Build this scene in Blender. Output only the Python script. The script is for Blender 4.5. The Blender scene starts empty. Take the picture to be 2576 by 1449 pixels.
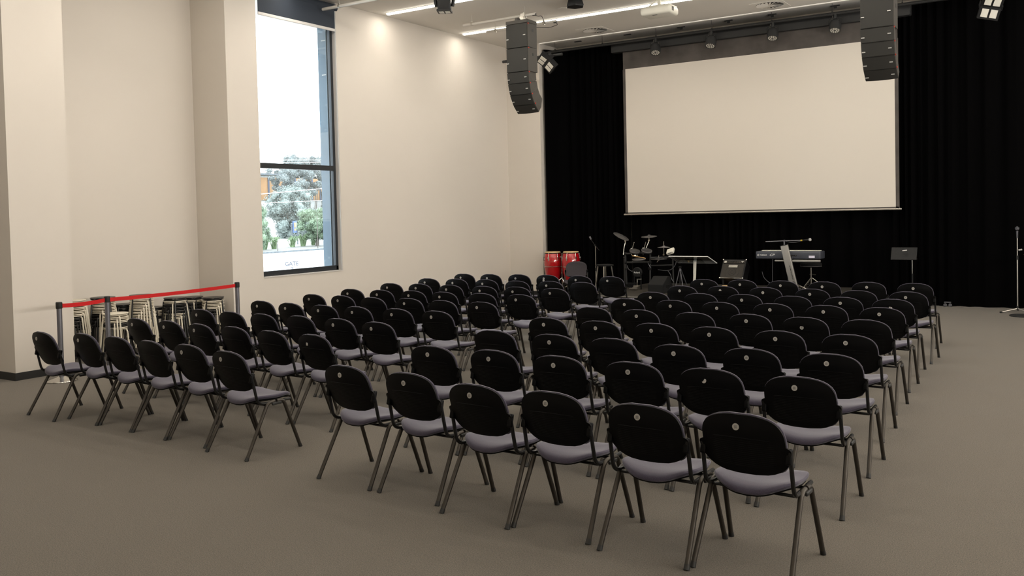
import bpy, bmesh, math, random
from mathutils import Vector, Matrix
random.seed(7)
PI = math.pi
C = bpy.context.scene.collection
S = bpy.context.scene

# ---------------------------------------------------------------- camera, world, lights, exposure
YAW, PITCH, ROLL = 0.57024, 0.031608, 0.023264
cam_d = bpy.data.cameras.new('camera'); cam = bpy.data.objects.new('camera', cam_d); C.objects.link(cam)
cam_d.sensor_width = 36.0; cam_d.sensor_fit = 'HORIZONTAL'
cam_d.lens = 2245.08 / 2576 * 36.0
cam_d.shift_y = -(724.5 - 606.556) / 2576
cam_d.clip_start = 0.1; cam_d.clip_end = 1000
fw = Vector((-math.sin(YAW) * math.cos(PITCH), math.cos(YAW) * math.cos(PITCH), -math.sin(PITCH)))
rt = Vector((math.cos(YAW), math.sin(YAW), 0)); up = rt.cross(fw)
rt2 = rt * math.cos(ROLL) - up * math.sin(ROLL); up2 = rt * math.sin(ROLL) + up * math.cos(ROLL)
mt = Matrix((rt2, up2, -fw)).transposed().to_4x4(); mt.translation = (0, 0, 1.85)
cam.matrix_world = mt
S.camera = cam
S.view_settings.view_transform = 'Standard'; S.view_settings.look = 'None'
S.view_settings.gamma = 1.0; S.view_settings.use_curve_mapping = False
S.view_settings.exposure = 0.47
S.cycles.use_denoising = True
S.cycles.max_bounces = 8; S.cycles.diffuse_bounces = 5; S.cycles.glossy_bounces = 4
S.cycles.transparent_max_bounces = 12; S.cycles.sample_clamp_indirect = 6.0
S.cycles.caustics_reflective = False; S.cycles.caustics_refractive = False

W = bpy.data.worlds.new('overcast_sky'); S.world = W; W.use_nodes = True
wn = W.node_tree.nodes; wl = W.node_tree.links
bg = wn['Background']
tc = wn.new('ShaderNodeTexCoord'); nz = wn.new('ShaderNodeTexNoise'); nz.inputs['Scale'].default_value = 1.6
nz.inputs['Detail'].default_value = 4
cr = wn.new('ShaderNodeValToRGB')
cr.color_ramp.elements[0].color = (0.80, 0.88, 1.0, 1); cr.color_ramp.elements[1].color = (1.0, 1.0, 1.0, 1)
cr.color_ramp.elements[0].position = 0.3; cr.color_ramp.elements[1].position = 0.6
wl.new(tc.outputs['Generated'], nz.inputs['Vector']); wl.new(nz.outputs['Fac'], cr.inputs['Fac'])
wl.new(cr.outputs['Color'], bg.inputs['Color'])
bg.inputs['Strength'].default_value = 7.2

def area(name, loc, rot, sx, sy, power, col=(1, 1, 1), portal=False, spread=None):
    l = bpy.data.lights.new(name, 'AREA'); l.shape = 'RECTANGLE'; l.size = sx; l.size_y = sy
    l.energy = power; l.color = col
    if portal: l.cycles.is_portal = True
    if spread: l.spread = spread
    o = bpy.data.objects.new(name, l); C.objects.link(o); o.location = loc; o.rotation_euler = rot
    o['kind'] = 'structure'
    return o
CEIL = 5.583
WARM = (1.0, 0.92, 0.81)
LED_Y = [15.17, 12.77, 10.37, 7.97, 5.57, 3.17, 0.77]
LED_P = [60, 60, 58, 52, 40, 25, 12]
for y_, p_ in zip(LED_Y, LED_P):
    area('led_light', (-6.4, y_, CEIL - 0.040), (0, 0, 0), 8.8, 0.055, p_, WARM)
def spot(name, loc, rot, power, size, blend, col=WARM, r=0.05):
    l = bpy.data.lights.new(name, 'SPOT'); l.energy = power; l.spot_size = size; l.spot_blend = blend
    l.color = col; l.shadow_soft_size = r
    o = bpy.data.objects.new(name, l); C.objects.link(o); o.location = loc; o.rotation_euler = rot
    o['kind'] = 'structure'
    return o
for y_ in (12.15, 14.75, 9.7):          # recessed downlights washing the left wall
    spot('downlight_lamp', (-10.25, y_, CEIL - 0.02), (0, 0, 0), 14, math.radians(112), 0.8, r=0.10)
for x_, y_ in ((-9.6, 4.2), (-8.4, 1.6), (-6.6, 3.6), (-9.6, 7.0)):
    spot('downlight_lamp', (x_, y_, CEIL - 0.02), (0, 0, 0), 70, math.radians(130), 0.8)
area('added_uplight', (4.70, 8.6, 2.45), (0, PI / 2 + 0.95, 0), 0.35, 15.0, 900, (1.0, 0.96, 0.90))  # fill lamp added out of view at the right wall to brighten the ceiling
area('window_portal', (-11.2, 10.72, 2.95), (0, -PI / 2, 0), 4.1, 1.75, 1, portal=True)

# ---------------------------------------------------------------- materials
def mat(name, col, rough=0.5, metal=0.0, bump=None, var=None, emit=None, spec=0.5, sheen=0, coat=0):
    m = bpy.data.materials.new(name); m.use_nodes = True
    nt = m.node_tree; b = nt.nodes['Principled BSDF']
    b.inputs['Base Color'].default_value = (*col, 1); b.inputs['Roughness'].default_value = rough
    b.inputs['Metallic'].default_value = metal; b.inputs['Specular IOR Level'].default_value = spec
    b.inputs['Sheen Weight'].default_value = sheen; b.inputs['Coat Weight'].default_value = coat
    t = nt.nodes.new('ShaderNodeTexCoord')
    if var:                              # (scale, amount): grain in the colour
        n = nt.nodes.new('ShaderNodeTexNoise'); n.inputs['Scale'].default_value = var[0]; n.inputs['Detail'].default_value = 3
        r = nt.nodes.new('ShaderNodeValToRGB'); a = var[1]
        r.color_ramp.elements[0].position = 0.3; r.color_ramp.elements[1].position = 0.7
        r.color_ramp.elements[0].color = (*[c * (1 - a) for c in col], 1)
        r.color_ramp.elements[1].color = (*[min(1, c * (1 + a)) for c in col], 1)
        nt.links.new(t.outputs['Object'], n.inputs['Vector']); nt.links.new(n.outputs['Fac'], r.inputs['Fac'])
        nt.links.new(r.outputs['Color'], b.inputs['Base Color'])
    if bump:                             # (scale, strength, distance)
        n = nt.nodes.new('ShaderNodeTexNoise'); n.inputs['Scale'].default_value = bump[0]; n.inputs['Detail'].default_value = 2
        bp = nt.nodes.new('ShaderNodeBump'); bp.inputs['Strength'].default_value = bump[1]; bp.inputs['Distance'].default_value = bump[2]
        nt.links.new(t.outputs['Object'], n.inputs['Vector']); nt.links.new(n.outputs['Fac'], bp.inputs['Height'])
        nt.links.new(bp.outputs['Normal'], b.inputs['Normal'])
    if emit:
        b.inputs['Emission Color'].default_value = (*emit[0], 1); b.inputs['Emission Strength'].default_value = emit[1]
    return m
M = {}
M['wall'] = mat('painted_wall', (0.62, 0.575, 0.515), 0.75, bump=(60, 0.05, 0.002), var=(0.6, 0.015), spec=0.3)
M['ceiling'] = mat('ceiling_paint', (0.78, 0.75, 0.70), 0.85, var=(0.5, 0.03), spec=0.2)
M['carpet'] = mat('carpet', (0.130, 0.113, 0.090), 0.95, bump=(300, 0.8, 0.006), var=(150, 0.42), spec=0.1, sheen=0.15)
M['base'] = mat('black_skirting', (0.012, 0.012, 0.012), 0.5)
M['curtain'] = mat('black_drape', (0.0016, 0.0015, 0.0016), 0.95, bump=(300, 0.2, 0.002), spec=0.02)
M['screen'] = mat('screen_fabric', (0.62, 0.575, 0.51), 0.7, spec=0.2)
M['masking'] = mat('screen_masking', (0.075, 0.066, 0.060), 0.8, var=(3, 0.25), spec=0.3)
M['black'] = mat('black_metal', (0.006, 0.006, 0.0065), 0.5, var=(30, 0.2), spec=0.3)
M['blackmatt'] = mat('black_matt', (0.010, 0.010, 0.010), 0.8, bump=(200, 0.2, 0.001), spec=0.2)
M['truss'] = mat('dark_rig', (0.014, 0.014, 0.014), 0.6)
M['shell'] = mat('black_plastic', (0.0030, 0.0030, 0.0032), 0.45, bump=(500, 0.15, 0.0006), spec=0.12)
M['pad'] = mat('purple_grey_upholstery', (0.057, 0.050, 0.074), 0.85, bump=(350, 0.35, 0.0015), var=(220, 0.15), sheen=0.25, spec=0.15)
M['padgrey'] = mat('grey_upholstery', (0.050, 0.045, 0.050), 0.9, bump=(350, 0.35, 0.0015), var=(220, 0.15), spec=0.1)
M['leg'] = mat('bronze_grey_tube', (0.052, 0.045, 0.037), 0.45, metal=0.6, var=(9, 0.15))
M['upright'] = mat('black_tube', (0.010, 0.010, 0.010), 0.35, metal=0.3)
M['cap'] = mat('foot_plastic', (0.012, 0.012, 0.011), 0.6)
M['sticker'] = mat('pale_sticker', (0.42, 0.40, 0.37), 0.6)
M['stickerink'] = mat('sticker_print', (0.24, 0.23, 0.21), 0.6, var=(300, 0.5))
M['stoolwhite'] = mat('cream_steel', (0.66, 0.61, 0.50), 0.4, var=(8, 0.04))
M['stoolblack'] = mat('black_steel', (0.012, 0.012, 0.012), 0.35, var=(8, 0.2))
M['stoolseat'] = mat('black_stool_seat', (0.035, 0.033, 0.03), 0.45, var=(40, 0.5))
M['post'] = mat('grey_post', (0.17, 0.17, 0.19), 0.35, metal=0.6, var=(6, 0.1))
M['chrome'] = mat('chrome', (0.62, 0.60, 0.56), 0.18, metal=1.0)
M['satin'] = mat('satin_steel', (0.50, 0.47, 0.42), 0.35, metal=0.9)
M['belt'] = mat('red_belt', (0.52, 0.001, 0.002), 0.6, bump=(300, 0.2, 0.001))
M['frame'] = mat('window_frame_aluminium', (0.018, 0.021, 0.025), 0.4, var=(10, 0.1))
M['reveal'] = mat('reveal_paint', (0.62, 0.60, 0.58), 0.6)
M['fin'] = mat('blue_grey_cladding', (0.10, 0.15, 0.20), 0.5, var=(3, 0.08))
M['blind'] = mat('navy_blind', (0.020, 0.028, 0.042), 0.8, bump=(200, 0.2, 0.001))
M['whiteplastic'] = mat('white_plastic', (0.68, 0.66, 0.58), 0.45, var=(5, 0.03))
M['pipe'] = mat('white_pipe', (0.60, 0.57, 0.52), 0.4)
M['led'] = mat('led_diffuser', (0.9, 0.9, 0.85), 0.5, emit=((1.0, 0.96, 0.86), 7.0))
M['lens'] = mat('led_lens', (0.45, 0.42, 0.37), 0.25, var=(60, 0.3))
M['panel'] = mat('blinder_panel', (0.62, 0.60, 0.54), 0.35)
M['grille'] = mat('speaker_grille', (0.016, 0.015, 0.012), 0.75, bump=(500, 0.4, 0.002), var=(300, 0.2))
M['cab'] = mat('speaker_cabinet', (0.050, 0.045, 0.038), 0.7, bump=(250, 0.3, 0.002))
M['badge'] = mat('silver_badge', (0.45, 0.44, 0.42), 0.4)
M['redlatch'] = mat('red_latch', (0.45, 0.03, 0.015), 0.5)
M['red'] = mat('red_lacquer', (0.42, 0.004, 0.008), 0.12, var=(4, 0.15), coat=1.0)
M['skin'] = mat('drum_skin', (0.62, 0.43, 0.22), 0.6, var=(12, 0.1))
M['wood'] = mat('light_wood', (0.50, 0.30, 0.11), 0.5, var=(14, 0.2))
M['brass'] = mat('brass', (0.45, 0.28, 0.08), 0.3, metal=0.9)
M['rubber'] = mat('rubber_cymbal', (0.030, 0.029, 0.030), 0.35)
M['rubberlight'] = mat('rubber_edge', (0.16, 0.15, 0.15), 0.5)
M['stagecarpet'] = mat('stage_carpet', (0.040, 0.036, 0.030), 0.95, bump=(300, 0.5, 0.004), var=(180, 0.4), spec=0.1)
M['kbd'] = mat('keyboard_case', (0.048, 0.053, 0.068), 0.45, var=(80, 0.15))
M['silver'] = mat('silver_extrusion', (0.30, 0.29, 0.27), 0.5, metal=0.5, bump=(200, 0.2, 0.001))
M['ink'] = mat('black_ink', (0.008, 0.008, 0.008), 0.6)
M['white'] = mat('white_print', (0.62, 0.62, 0.62), 0.5)
M['whitesticker'] = mat('white_label', (0.70, 0.68, 0.80), 0.5)
M['amp'] = mat('amp_grille', (0.024, 0.020, 0.015), 0.8, bump=(400, 0.5, 0.002), var=(200, 0.3))
M['plate'] = mat('amp_badge_plate', (0.50, 0.48, 0.42), 0.4)
M['green'] = mat('tree_leaves_green', (0.16, 0.21, 0.145), 0.8, var=(1.5, 0.3), spec=0.2)
M['greyleaf'] = mat('tree_leaves_grey', (0.165, 0.19, 0.18), 0.8, var=(0.8, 0.3), spec=0.2)
M['farleaf'] = mat('tree_leaves_far', (0.18, 0.20, 0.20), 0.9, var=(0.3, 0.25), spec=0.1)
M['grassy'] = mat('grass_tuft', (0.11, 0.16, 0.08), 0.8, var=(4, 0.3))
M['trunk'] = mat('bark', (0.08, 0.07, 0.06), 0.9, bump=(20, 0.5, 0.02))
M['concrete'] = mat('pale_concrete', (0.36, 0.36, 0.35), 0.9, var=(0.3, 0.04))
M['mulch'] = mat('mulch', (0.10, 0.095, 0.085), 0.95, var=(6, 0.3))
M['drygrass'] = mat('dry_grass', (0.11, 0.125, 0.08), 0.95, var=(2, 0.2))
M['kerb'] = mat('kerb_stone', (0.09, 0.10, 0.11), 0.9, var=(5, 0.3))
M['orange'] = mat('orange_wall', (0.24, 0.135, 0.065), 0.8, var=(0.5, 0.1))
M['darkstripe'] = mat('dark_stripe', (0.05, 0.06, 0.09), 0.8)
M['bluesign'] = mat('blue_sign_face', (0.05, 0.09, 0.20), 0.5)
M['yellow'] = mat('yellow_tape', (0.60, 0.42, 0.02), 0.5)
def clear_mat(name, tint, refl):
    m = bpy.data.materials.new(name); m.use_nodes = True; nt = m.node_tree
    for n in list(nt.nodes): nt.nodes.remove(n)
    o = nt.nodes.new('ShaderNodeOutputMaterial'); mx = nt.nodes.new('ShaderNodeMixShader')
    t = nt.nodes.new('ShaderNodeBsdfTransparent'); g = nt.nodes.new('ShaderNodeBsdfGlossy'); f = nt.nodes.new('ShaderNodeFresnel')
    t.inputs['Color'].default_value = (*tint, 1); g.inputs['Roughness'].default_value = 0.03; f.inputs['IOR'].default_value = refl
    nt.links.new(f.outputs['Fac'], mx.inputs['Fac']); nt.links.new(t.outputs[0], mx.inputs[1]); nt.links.new(g.outputs[0], mx.inputs[2])
    nt.links.new(mx.outputs[0], o.inputs['Surface']); return m
M['glass'] = clear_mat('window_glass', (0.93, 0.98, 0.99), 1.35)
M['acrylic'] = clear_mat('clear_acrylic', (0.80, 0.84, 0.88), 1.5)

# ---------------------------------------------------------------- helpers
class MB:
    def __init__(s): s.v = []; s.f = []; s.sm = []
    def add(s, vs, fs, smooth=False):
        o = len(s.v); s.v += [tuple(v) for v in vs]; s.f += [tuple(i + o for i in f) for f in fs]; s.sm += [smooth] * len(fs)
        return s
    def box(s, c, d, rot=None):
        hx, hy, hz = d[0] / 2, d[1] / 2, d[2] / 2
        vs = [Vector((x, y, z)) for x in (-hx, hx) for y in (-hy, hy) for z in (-hz, hz)]
        if rot is not None: vs = [rot @ v for v in vs]
        c = Vector(c)
        return s.add([v + c for v in vs], [(0, 1, 3, 2), (4, 6, 7, 5), (0, 4, 5, 1), (2, 3, 7, 6), (0, 2, 6, 4), (1, 5, 7, 3)])
    def rbox(s, c, d, r, rot=None):      # box with chamfered vertical and horizontal edges
        bm = bmesh.new(); bmesh.ops.create_cube(bm, size=1)
        for v in bm.verts: v.co = Vector((v.co.x * d[0], v.co.y * d[1], v.co.z * d[2]))
        bmesh.ops.bevel(bm, geom=bm.edges[:], offset=r, segments=3, affect='EDGES', profile=0.5)
        bm.verts.index_update(); c = Vector(c)
        vs = [(rot @ v.co if rot is not None else v.co) + c for v in bm.verts]
        fs = [tuple(v.index for v in f.verts) for f in bm.faces]; bm.free()
        return s.add(vs, fs, True)
    def tube(s, pts, r, n=8, flat=None):
        pts = [Vector(p) for p in pts]; rings = []; N = None; vs = []
        for i, p in enumerate(pts):
            if i == 0: t = pts[1] - p
            elif i == len(pts) - 1: t = p - pts[i - 1]
            else: t = (pts[i + 1] - p).normalized() + (p - pts[i - 1]).normalized()
            t.normalize()
            if N is None:
                a = Vector((0, 0, 1)) if abs(t.z) < 0.9 else Vector((1, 0, 0)); N = (a - t * a.dot(t)).normalized()
            else: N = (N - t * N.dot(t)).normalized()
            B = t.cross(N); rr = r[i] if isinstance(r, (list, tuple)) else r
            for k in range(n):
                a = 2 * PI * k / n; vs.append(p + (N * math.cos(a) + B * math.sin(a)) * rr)
        fs = []
        for i in range(len(pts) - 1):
            for k in range(n):
                a = i * n + k; b = i * n + (k + 1) % n; fs.append((a, b, b + n, a + n))
        fs.append(tuple(range(n - 1, -1, -1))); fs.append(tuple(range((len(pts) - 1) * n, len(pts) * n)))
        return s.add(vs, fs, True)
    def lathe(s, prof, c=(0, 0, 0), n=24, rot=None):   # profile of (r, z) from bottom to top
        vs = []; c = Vector(c)
        for r, z in prof:
            for k in range(n):
                a = 2 * PI * k / n; v = Vector((max(r, 1e-4) * math.cos(a), max(r, 1e-4) * math.sin(a), z))
                vs.append((rot @ v if rot is not None else v) + c)
        fs = []
        for i in range(len(prof) - 1):
            for k in range(n):
                a = i * n + k; b = i * n + (k + 1) % n; fs.append((a, b, b + n, a + n))
        fs.append(tuple(range(n - 1, -1, -1))); fs.append(tuple(range((len(prof) - 1) * n, len(prof) * n)))
        return s.add(vs, fs, True)
    def prism(s, poly, z0, z1):          # poly of (x, y), counter-clockwise
        n = len(poly)
        return s.add([(x, y, z0) for x, y in poly] + [(x, y, z1) for x, y in poly],
                     [tuple(range(n - 1, -1, -1)), tuple(range(n, 2 * n))] + [(i, (i + 1) % n, (i + 1) % n + n, i + n) for i in range(n)])
    def side(s, poly, x0, x1):           # poly of (y, z) pushed along x
        n = len(poly)
        return s.add([(x0, y, z) for y, z in poly] + [(x1, y, z) for y, z in poly],
                     [tuple(range(n - 1, -1, -1)), tuple(range(n, 2 * n))] + [(i, (i + 1) % n, (i + 1) % n + n, i + n) for i in range(n)])
    def build(s, name, m, parent=None, bevel=0, flatsmooth=True):
        me = bpy.data.meshes.new(name); me.from_pydata(s.v, [], s.f)
        me.polygons.foreach_set('use_smooth', s.sm); me.materials.append(m)
        bm = bmesh.new(); bm.from_mesh(me); bmesh.ops.recalc_face_normals(bm, faces=bm.faces[:])
        if bevel: bmesh.ops.bevel(bm, geom=[e for e in bm.edges if e.calc_face_angle(0) > 0.6], offset=bevel, segments=2, affect='EDGES')
        for e in bm.edges:
            if e.calc_face_angle(0) > 0.7: e.smooth = False
        bm.to_mesh(me); bm.free(); me.update()
        o = bpy.data.objects.new(name, me); C.objects.link(o)
        if parent is not None: o.parent = parent
        return o
def fil(pts, r, n=5):                    # polyline with rounded corners
    pts = [Vector(p) for p in pts]; out = [pts[0]]
    for i in range(1, len(pts) - 1):
        a, b, c = pts[i - 1], pts[i], pts[i + 1]
        d1 = (a - b); d2 = (c - b); rr = min(r, d1.length * 0.49, d2.length * 0.49)
        p1 = b + d1.normalized() * rr; p2 = b + d2.normalized() * rr
        for k in range(n + 1):
            t = k / n; out.append(p1 * (1 - t) ** 2 + b * 2 * t * (1 - t) + p2 * t * t)
    out.append(pts[-1]); return out
def RX(a): return Matrix.Rotation(a, 3, 'X')
def RY(a): return Matrix.Rotation(a, 3, 'Y')
def RZ(a): return Matrix.Rotation(a, 3, 'Z')
def tag(o, label, cat, group=None):
    o['label'] = label; o['category'] = cat
    if group: o['group'] = group
    return o
def thing(name, label, cat, loc=(0, 0, 0), rz=0, group=None):
    o = bpy.data.objects.new(name, None); C.objects.link(o); o.location = loc; o.rotation_euler = (0, 0, rz)
    o.empty_display_size = 0.1
    return tag(o, label, cat, group)
def struct(o): o['kind'] = 'structure'; return o
def dup(root, loc, rot, label, group=None):
    def cp(o, par):
        c = o.copy(); C.objects.link(c)
        if par is not None: c.parent = par; c.matrix_parent_inverse = o.matrix_parent_inverse
        for ch in kids.get(o.name, []): cp(ch, c)
        return c
    kids = {}
    for ch in root.children: kids.setdefault(root.name, []).append(ch)
    for ch in root.children:
        for g in ch.children: kids.setdefault(ch.name, []).append(g)
    r = cp(root, None); r.location = loc; r.rotation_euler = rot; r['label'] = label
    if group: r['group'] = group
    return r
def text(name, body, size, m, parent, loc, rot, ext=0.0006, align='CENTER', shear=0.0, sx=1.0):
    cu = bpy.data.curves.new(name, 'FONT'); cu.body = body; cu.size = size; cu.extrude = ext; cu.align_x = align
    cu.align_y = 'CENTER'; cu.shear = shear; cu.offset = size * 0.012
    t = bpy.data.objects.new('tmp', cu); C.objects.link(t)
    bpy.context.view_layer.update()
    me = bpy.data.meshes.new_from_object(t); me.materials.clear(); me.materials.append(m)
    C.objects.unlink(t); bpy.data.objects.remove(t)
    o = bpy.data.objects.new(name, me); C.objects.link(o); o.parent = parent; o.location = loc; o.rotation_euler = rot
    o.scale = (sx, 1, 1)
    return o
# ---------------------------------------------------------------- the setting
XW, XR, YB, YC = -11.0, -11.8, 17.07, 17.62
b = MB(); b.box((-4, 7.4, -0.05), (18, 21.2, 0.1)); struct(b.build('floor', M['carpet']))
b = MB(); b.box((-4, 7.05, CEIL + 0.05), (18, 20.1, 0.1))
b.box((-2.6, 17.13, CEIL - 0.009), (15.2, 0.05, 0.018)); b.box((-2.6, 17.6, CEIL + 0.05), (15.2, 0.9, 0.1))
struct(b.build('ceiling', M['ceiling']))
b = MB()                                   # left side: set-back wall, column, recess and window wall
b.prism([(-12.9, -3.0), (-12.9, 5.66), (-10.65, 5.66), (-10.65, 6.40), (XR, 6.40), (XR, 9.197), (XW, 9.197), (XW, 9.807), (XW - 0.25, 9.807),
         (XW - 0.25, 9.5), (XR - 0.3, 9.5), (XR - 0.3, 6.1), (-13.2, 6.1), (-13.2, -3.0)][::-1], 0, 5.585)
b.box((XW - 0.125, (11.609 + YB) / 2, 2.79), (0.25, YB - 11.609, 5.59)); b.box((XW - 0.125, 10.708, 0.455), (0.25, 1.802, 0.91))
struct(b.build('wall_left', M['wall']))
b = MB(); b.box((-10.69, 17.485, 2.79), (1.12, 0.83, 5.59)); b.box((-3.9, 18.0, 2.79), (18, 0.2, 5.59))
struct(b.build('wall_back', M['wall']))
b = MB(); b.box((5.0, 7.4, 2.79), (0.2, 21.2, 5.58)); struct(b.build('wall_right', M['wall']))
b = MB(); b.box((4.74, 8.6, 2.20), (0.32, 15.2, 0.04)); b.box((4.60, 8.6, 2.26), (0.03, 15.2, 0.14)); struct(b.build('added_lamp_trough', M['reveal']))  # unseen trough, added only to carry the fill lamp on the right wall
b = MB(); b.box((-4, -3.1, 2.79), (18, 0.2, 5.58)); struct(b.build('wall_front', M['wall']))
b = MB()
b.box((-11.8, 5.652, 0.045), (2.32, 0.016, 0.09)); b.box((-10.642, 6.02, 0.045), (0.016, 0.75, 0.09))
b.box((XR + 0.008, 7.8, 0.045), (0.016, 2.8, 0.09)); b.box((XW + 0.008, 13.13, 0.045), (0.016, 7.88, 0.09))
b.box(((XR + XW) / 2, 9.189, 0.045), (XW - XR, 0.016, 0.09)); struct(b.build('baseboard_left', M['base']))
b = MB(); b.box((-10.56, 17.062, 0.045), (0.88, 0.016, 0.09)); struct(b.build('baseboard_back', M['base']))
w = bpy.data.objects.new('window_1', None); C.objects.link(w); struct(w); w.location = (-11.12, 10.708, 0)
def wy(y): return y - 10.708
b = MB(); b.box((0, wy(9.842), 3.25), (0.07, 0.07, 4.66)); b.box((0, wy(11.574), 3.25), (0.07, 0.07, 4.66))
b.box((0, 0, 0.955), (0.07, 1.80, 0.09)); b.box((0, 0, 5.54), (0.07, 1.80, 0.08)); b.build('window_frame', M['frame'], w, 0.004)
b = MB(); b.box((0.005, 0, 2.705), (0.075, 1.67, 0.085)); b.build('mullion', M['frame'], w, 0.004)
for z0, z1 in ((1.0, 2.66), (2.75, 5.5)):
    b = MB(); b.box((0, 0, (z0 + z1) / 2), (0.012, 1.67, z1 - z0)); b.build('pane', M['glass'], w)
b = MB(); b.box((0.085, 0, 0.912), (0.09, 1.80, 0.012)); b.build('window_sill', M['reveal'], w)
b = MB(); b.box((0.076, wy(11.600), 3.25), (0.085, 0.012, 4.66)); b.build('reveal', M['reveal'], w)
b = MB(); b.box((-0.16, wy(11.575), 3.2), (0.20, 0.075, 4.7)); o = b.build('cladding_fin', M['fin'], w)
b = MB(); b.box((-0.06, wy(11.535), 5.12), (0.012, 0.004, 0.03)); b.box((-0.12, wy(11.535), 4.35), (0.10, 0.004, 0.015)); b.box((-0.12, wy(11.535), 4.95), (0.10, 0.004, 0.015)); b.build('flashing', M['reveal'], w)

t = thing('roller_blind', 'dark navy roller blind rolled up at the top of the tall window', 'blind', (-11.03, 10.708, 5.50))
b = MB(); b.lathe([(0.02, -0.93), (0.065, -0.93), (0.068, 0.93), (0.02, 0.93)], rot=RX(PI / 2)); b.build('roll', M['blind'], t)
b = MB(); b.box((0.05, -0.01, -0.20), (0.006, 1.72, 0.36)); b.build('fabric', M['blind'], t)
b = MB(); b.rbox((0.05, -0.01, -0.40), (0.018, 1.72, 0.05), 0.006); b.build('bottom_bar', M['reveal'], t)

# stage platform
t = thing('stage_platform', 'low black carpeted stage with a pale front edge under the band gear', 'stage', (-5.65, 16.05, 0))
b = MB(); b.box((0, 0, 0.285), (4.2, 2.9, 0.03)); b.build('deck', M['stagecarpet'], t)
b = MB(); b.box((0, 0, 0.135), (4.16, 2.86, 0.27)); b.build('skirt', M['blackmatt'], t)
b = MB(); b.box((0, -1.455, 0.293), (4.2, 0.012, 0.022)); b.build('edge_trim', M['satin'], t)

# curtains: real folds
def drape(x0, x1, z0, z1, y0, seed, ret=0.0):
    r = random.Random(seed); xs = []; x = x0; ph = 0
    while x < x1:
        xs.append((x, ph)); d = 0.016; ph += d / (0.085 + 0.05 * math.sin(x * 1.7 + seed) + 0.02 * r.random()) * 2.2; x += d
    b = MB(); vs = []; nz_ = 5
    for k in range(nz_):
        f = k / (nz_ - 1); z = z0 + (z1 - z0) * f
        for x, ph in xs:
            vs.append((x + 0.015 * math.sin(ph * 0.5) * (1 - f), y0 - ret * math.exp(-((x - x0) / 0.13) ** 2) + (0.028 + 0.016 * (1 - f)) * math.sin(ph) + 0.010 * math.sin(ph * 2.3 + 1), z))
    n = len(xs); fs = [(k * n + i, k * n + i + 1, (k + 1) * n + i + 1, (k + 1) * n + i) for k in range(nz_ - 1) for i in range(n - 1)]
    b.add(vs, fs, True); return b
for x0, x1, y0, sd, lb in ((-10.07, -8.22, 17.62, 1, 'black stage curtain hanging left of the screen behind the red drums'),
                           (-8.24, -2.80, 17.66, 2, 'black stage curtain hanging behind and below the projection screen'),
                           (-2.84, 4.8, 17.62, 3, 'black stage curtain hanging to the right of the screen')):
    tag(drape(x0, x1, 0.012, 5.45, y0, sd, 0.46 if sd == 1 else 0.0).build('stage_curtain', M['curtain']), lb, 'curtain')

# projection screen
t = thing('projection_screen', 'large pale projection screen hanging in front of the black curtain', 'screen', (-5.55, 17.45, 0))
def sx_(x): return x + 5.55
b = MB(); b.box((0, 0.0, 3.325), (5.34, 0.006, 3.053)); b.build('screen_surface', M['screen'], t)
b = MB(); b.box((0, 0.004, 5.03), (5.45, 0.004, 0.37)); b.box((sx_(-8.252), 0.004, 3.3), (0.062, 0.004, 3.09)); b.box((sx_(-2.848), 0.004, 3.3), (0.062, 0.004, 3.09))
b.box((0, 0.004, 1.785), (5.45, 0.004, 0.03)); b.build('masking', M['masking'], t)
b = MB(); b.rbox((0, 0, 1.758), (5.54, 0.03, 0.036), 0.012); b.build('batten', M['satin'], t)
b = MB(); b.box((0, -0.02, 5.315), (5.9, 0.16, 0.20)); b.build('housing', M['truss'], t, 0.008)
for s_ in (-1, 1):
    b = MB(); b.box((s_ * 2.952, -0.02, 5.315), (0.006, 0.14, 0.18)); b.lathe([(0.008, 0), (0.008, 0.008)], (s_ * 2.955, -0.06, 5.36), 8, RY(PI / 2)); b.lathe([(0.008, 0), (0.008, 0.008)], (s_ * 2.955, -0.06, 5.27), 8, RY(PI / 2)); b.build('end_cap', M['truss'], t)
# rig bar, hanging rods
def bar(name, lb, x0, x1, y, z, r, m, rods, cat='pipe', clampm='satin', group=None):
    t = thing(name, lb, cat, ((x0 + x1) / 2, y, z), 0, group); h = (x1 - x0) / 2; xm = (x0 + x1) / 2
    b = MB(); b.tube([(-h, 0, 0), (-h + 0.01, 0, 0), (h - 0.01, 0, 0), (h, 0, 0)], [r * 0.9, r, r, r * 0.9], 12); b.build('tube', M[m], t)
    for x in rods:
        b = MB(); b.tube([(x - xm, 0, r), (x - xm, 0, CEIL - z)], 0.004, 6); o = b.build('hanging_rod', M[m], t)
        b = MB(); b.tube([(x - xm - 0.018, 0, 0), (x - xm + 0.018, 0, 0)], r + 0.006, 12); b.box((x - xm, 0, r + 0.012), (0.02, 0.03, 0.03)); b.build('clamp', M[clampm], t)
    return t
bar('lighting_bar', 'black lighting bar with stage lights along the top of the curtain', -10.12, 4.0, 17.2, 5.375, 0.024, 'truss', (-9.79, -8.63, -7.40, -6.21, -5.02, -3.9, -2.7, -1.5, 0.5), 'bar', 'truss')
b = MB(); b.box((-3.0, 17.3, 5.40), (14.2, 0.06, 0.05)); 
tag(b.build('curtain_track', M['truss']), 'black curtain track just behind the lighting bar under the ceiling', 'track')
bar('rigging_pipe', 'white pipe hanging from the ceiling above the left speaker column', -9.87, -8.27, 13.86, 5.41, 0.026, 'pipe', (-9.67, -8.51), group='white rigging pipes')
bar('rigging_pipe', 'white pipe partly hidden behind the left speaker column and light strip', -9.92, -8.34, 14.72, 5.43, 0.024, 'pipe', (-9.71, -8.61), group='white rigging pipes')
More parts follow.
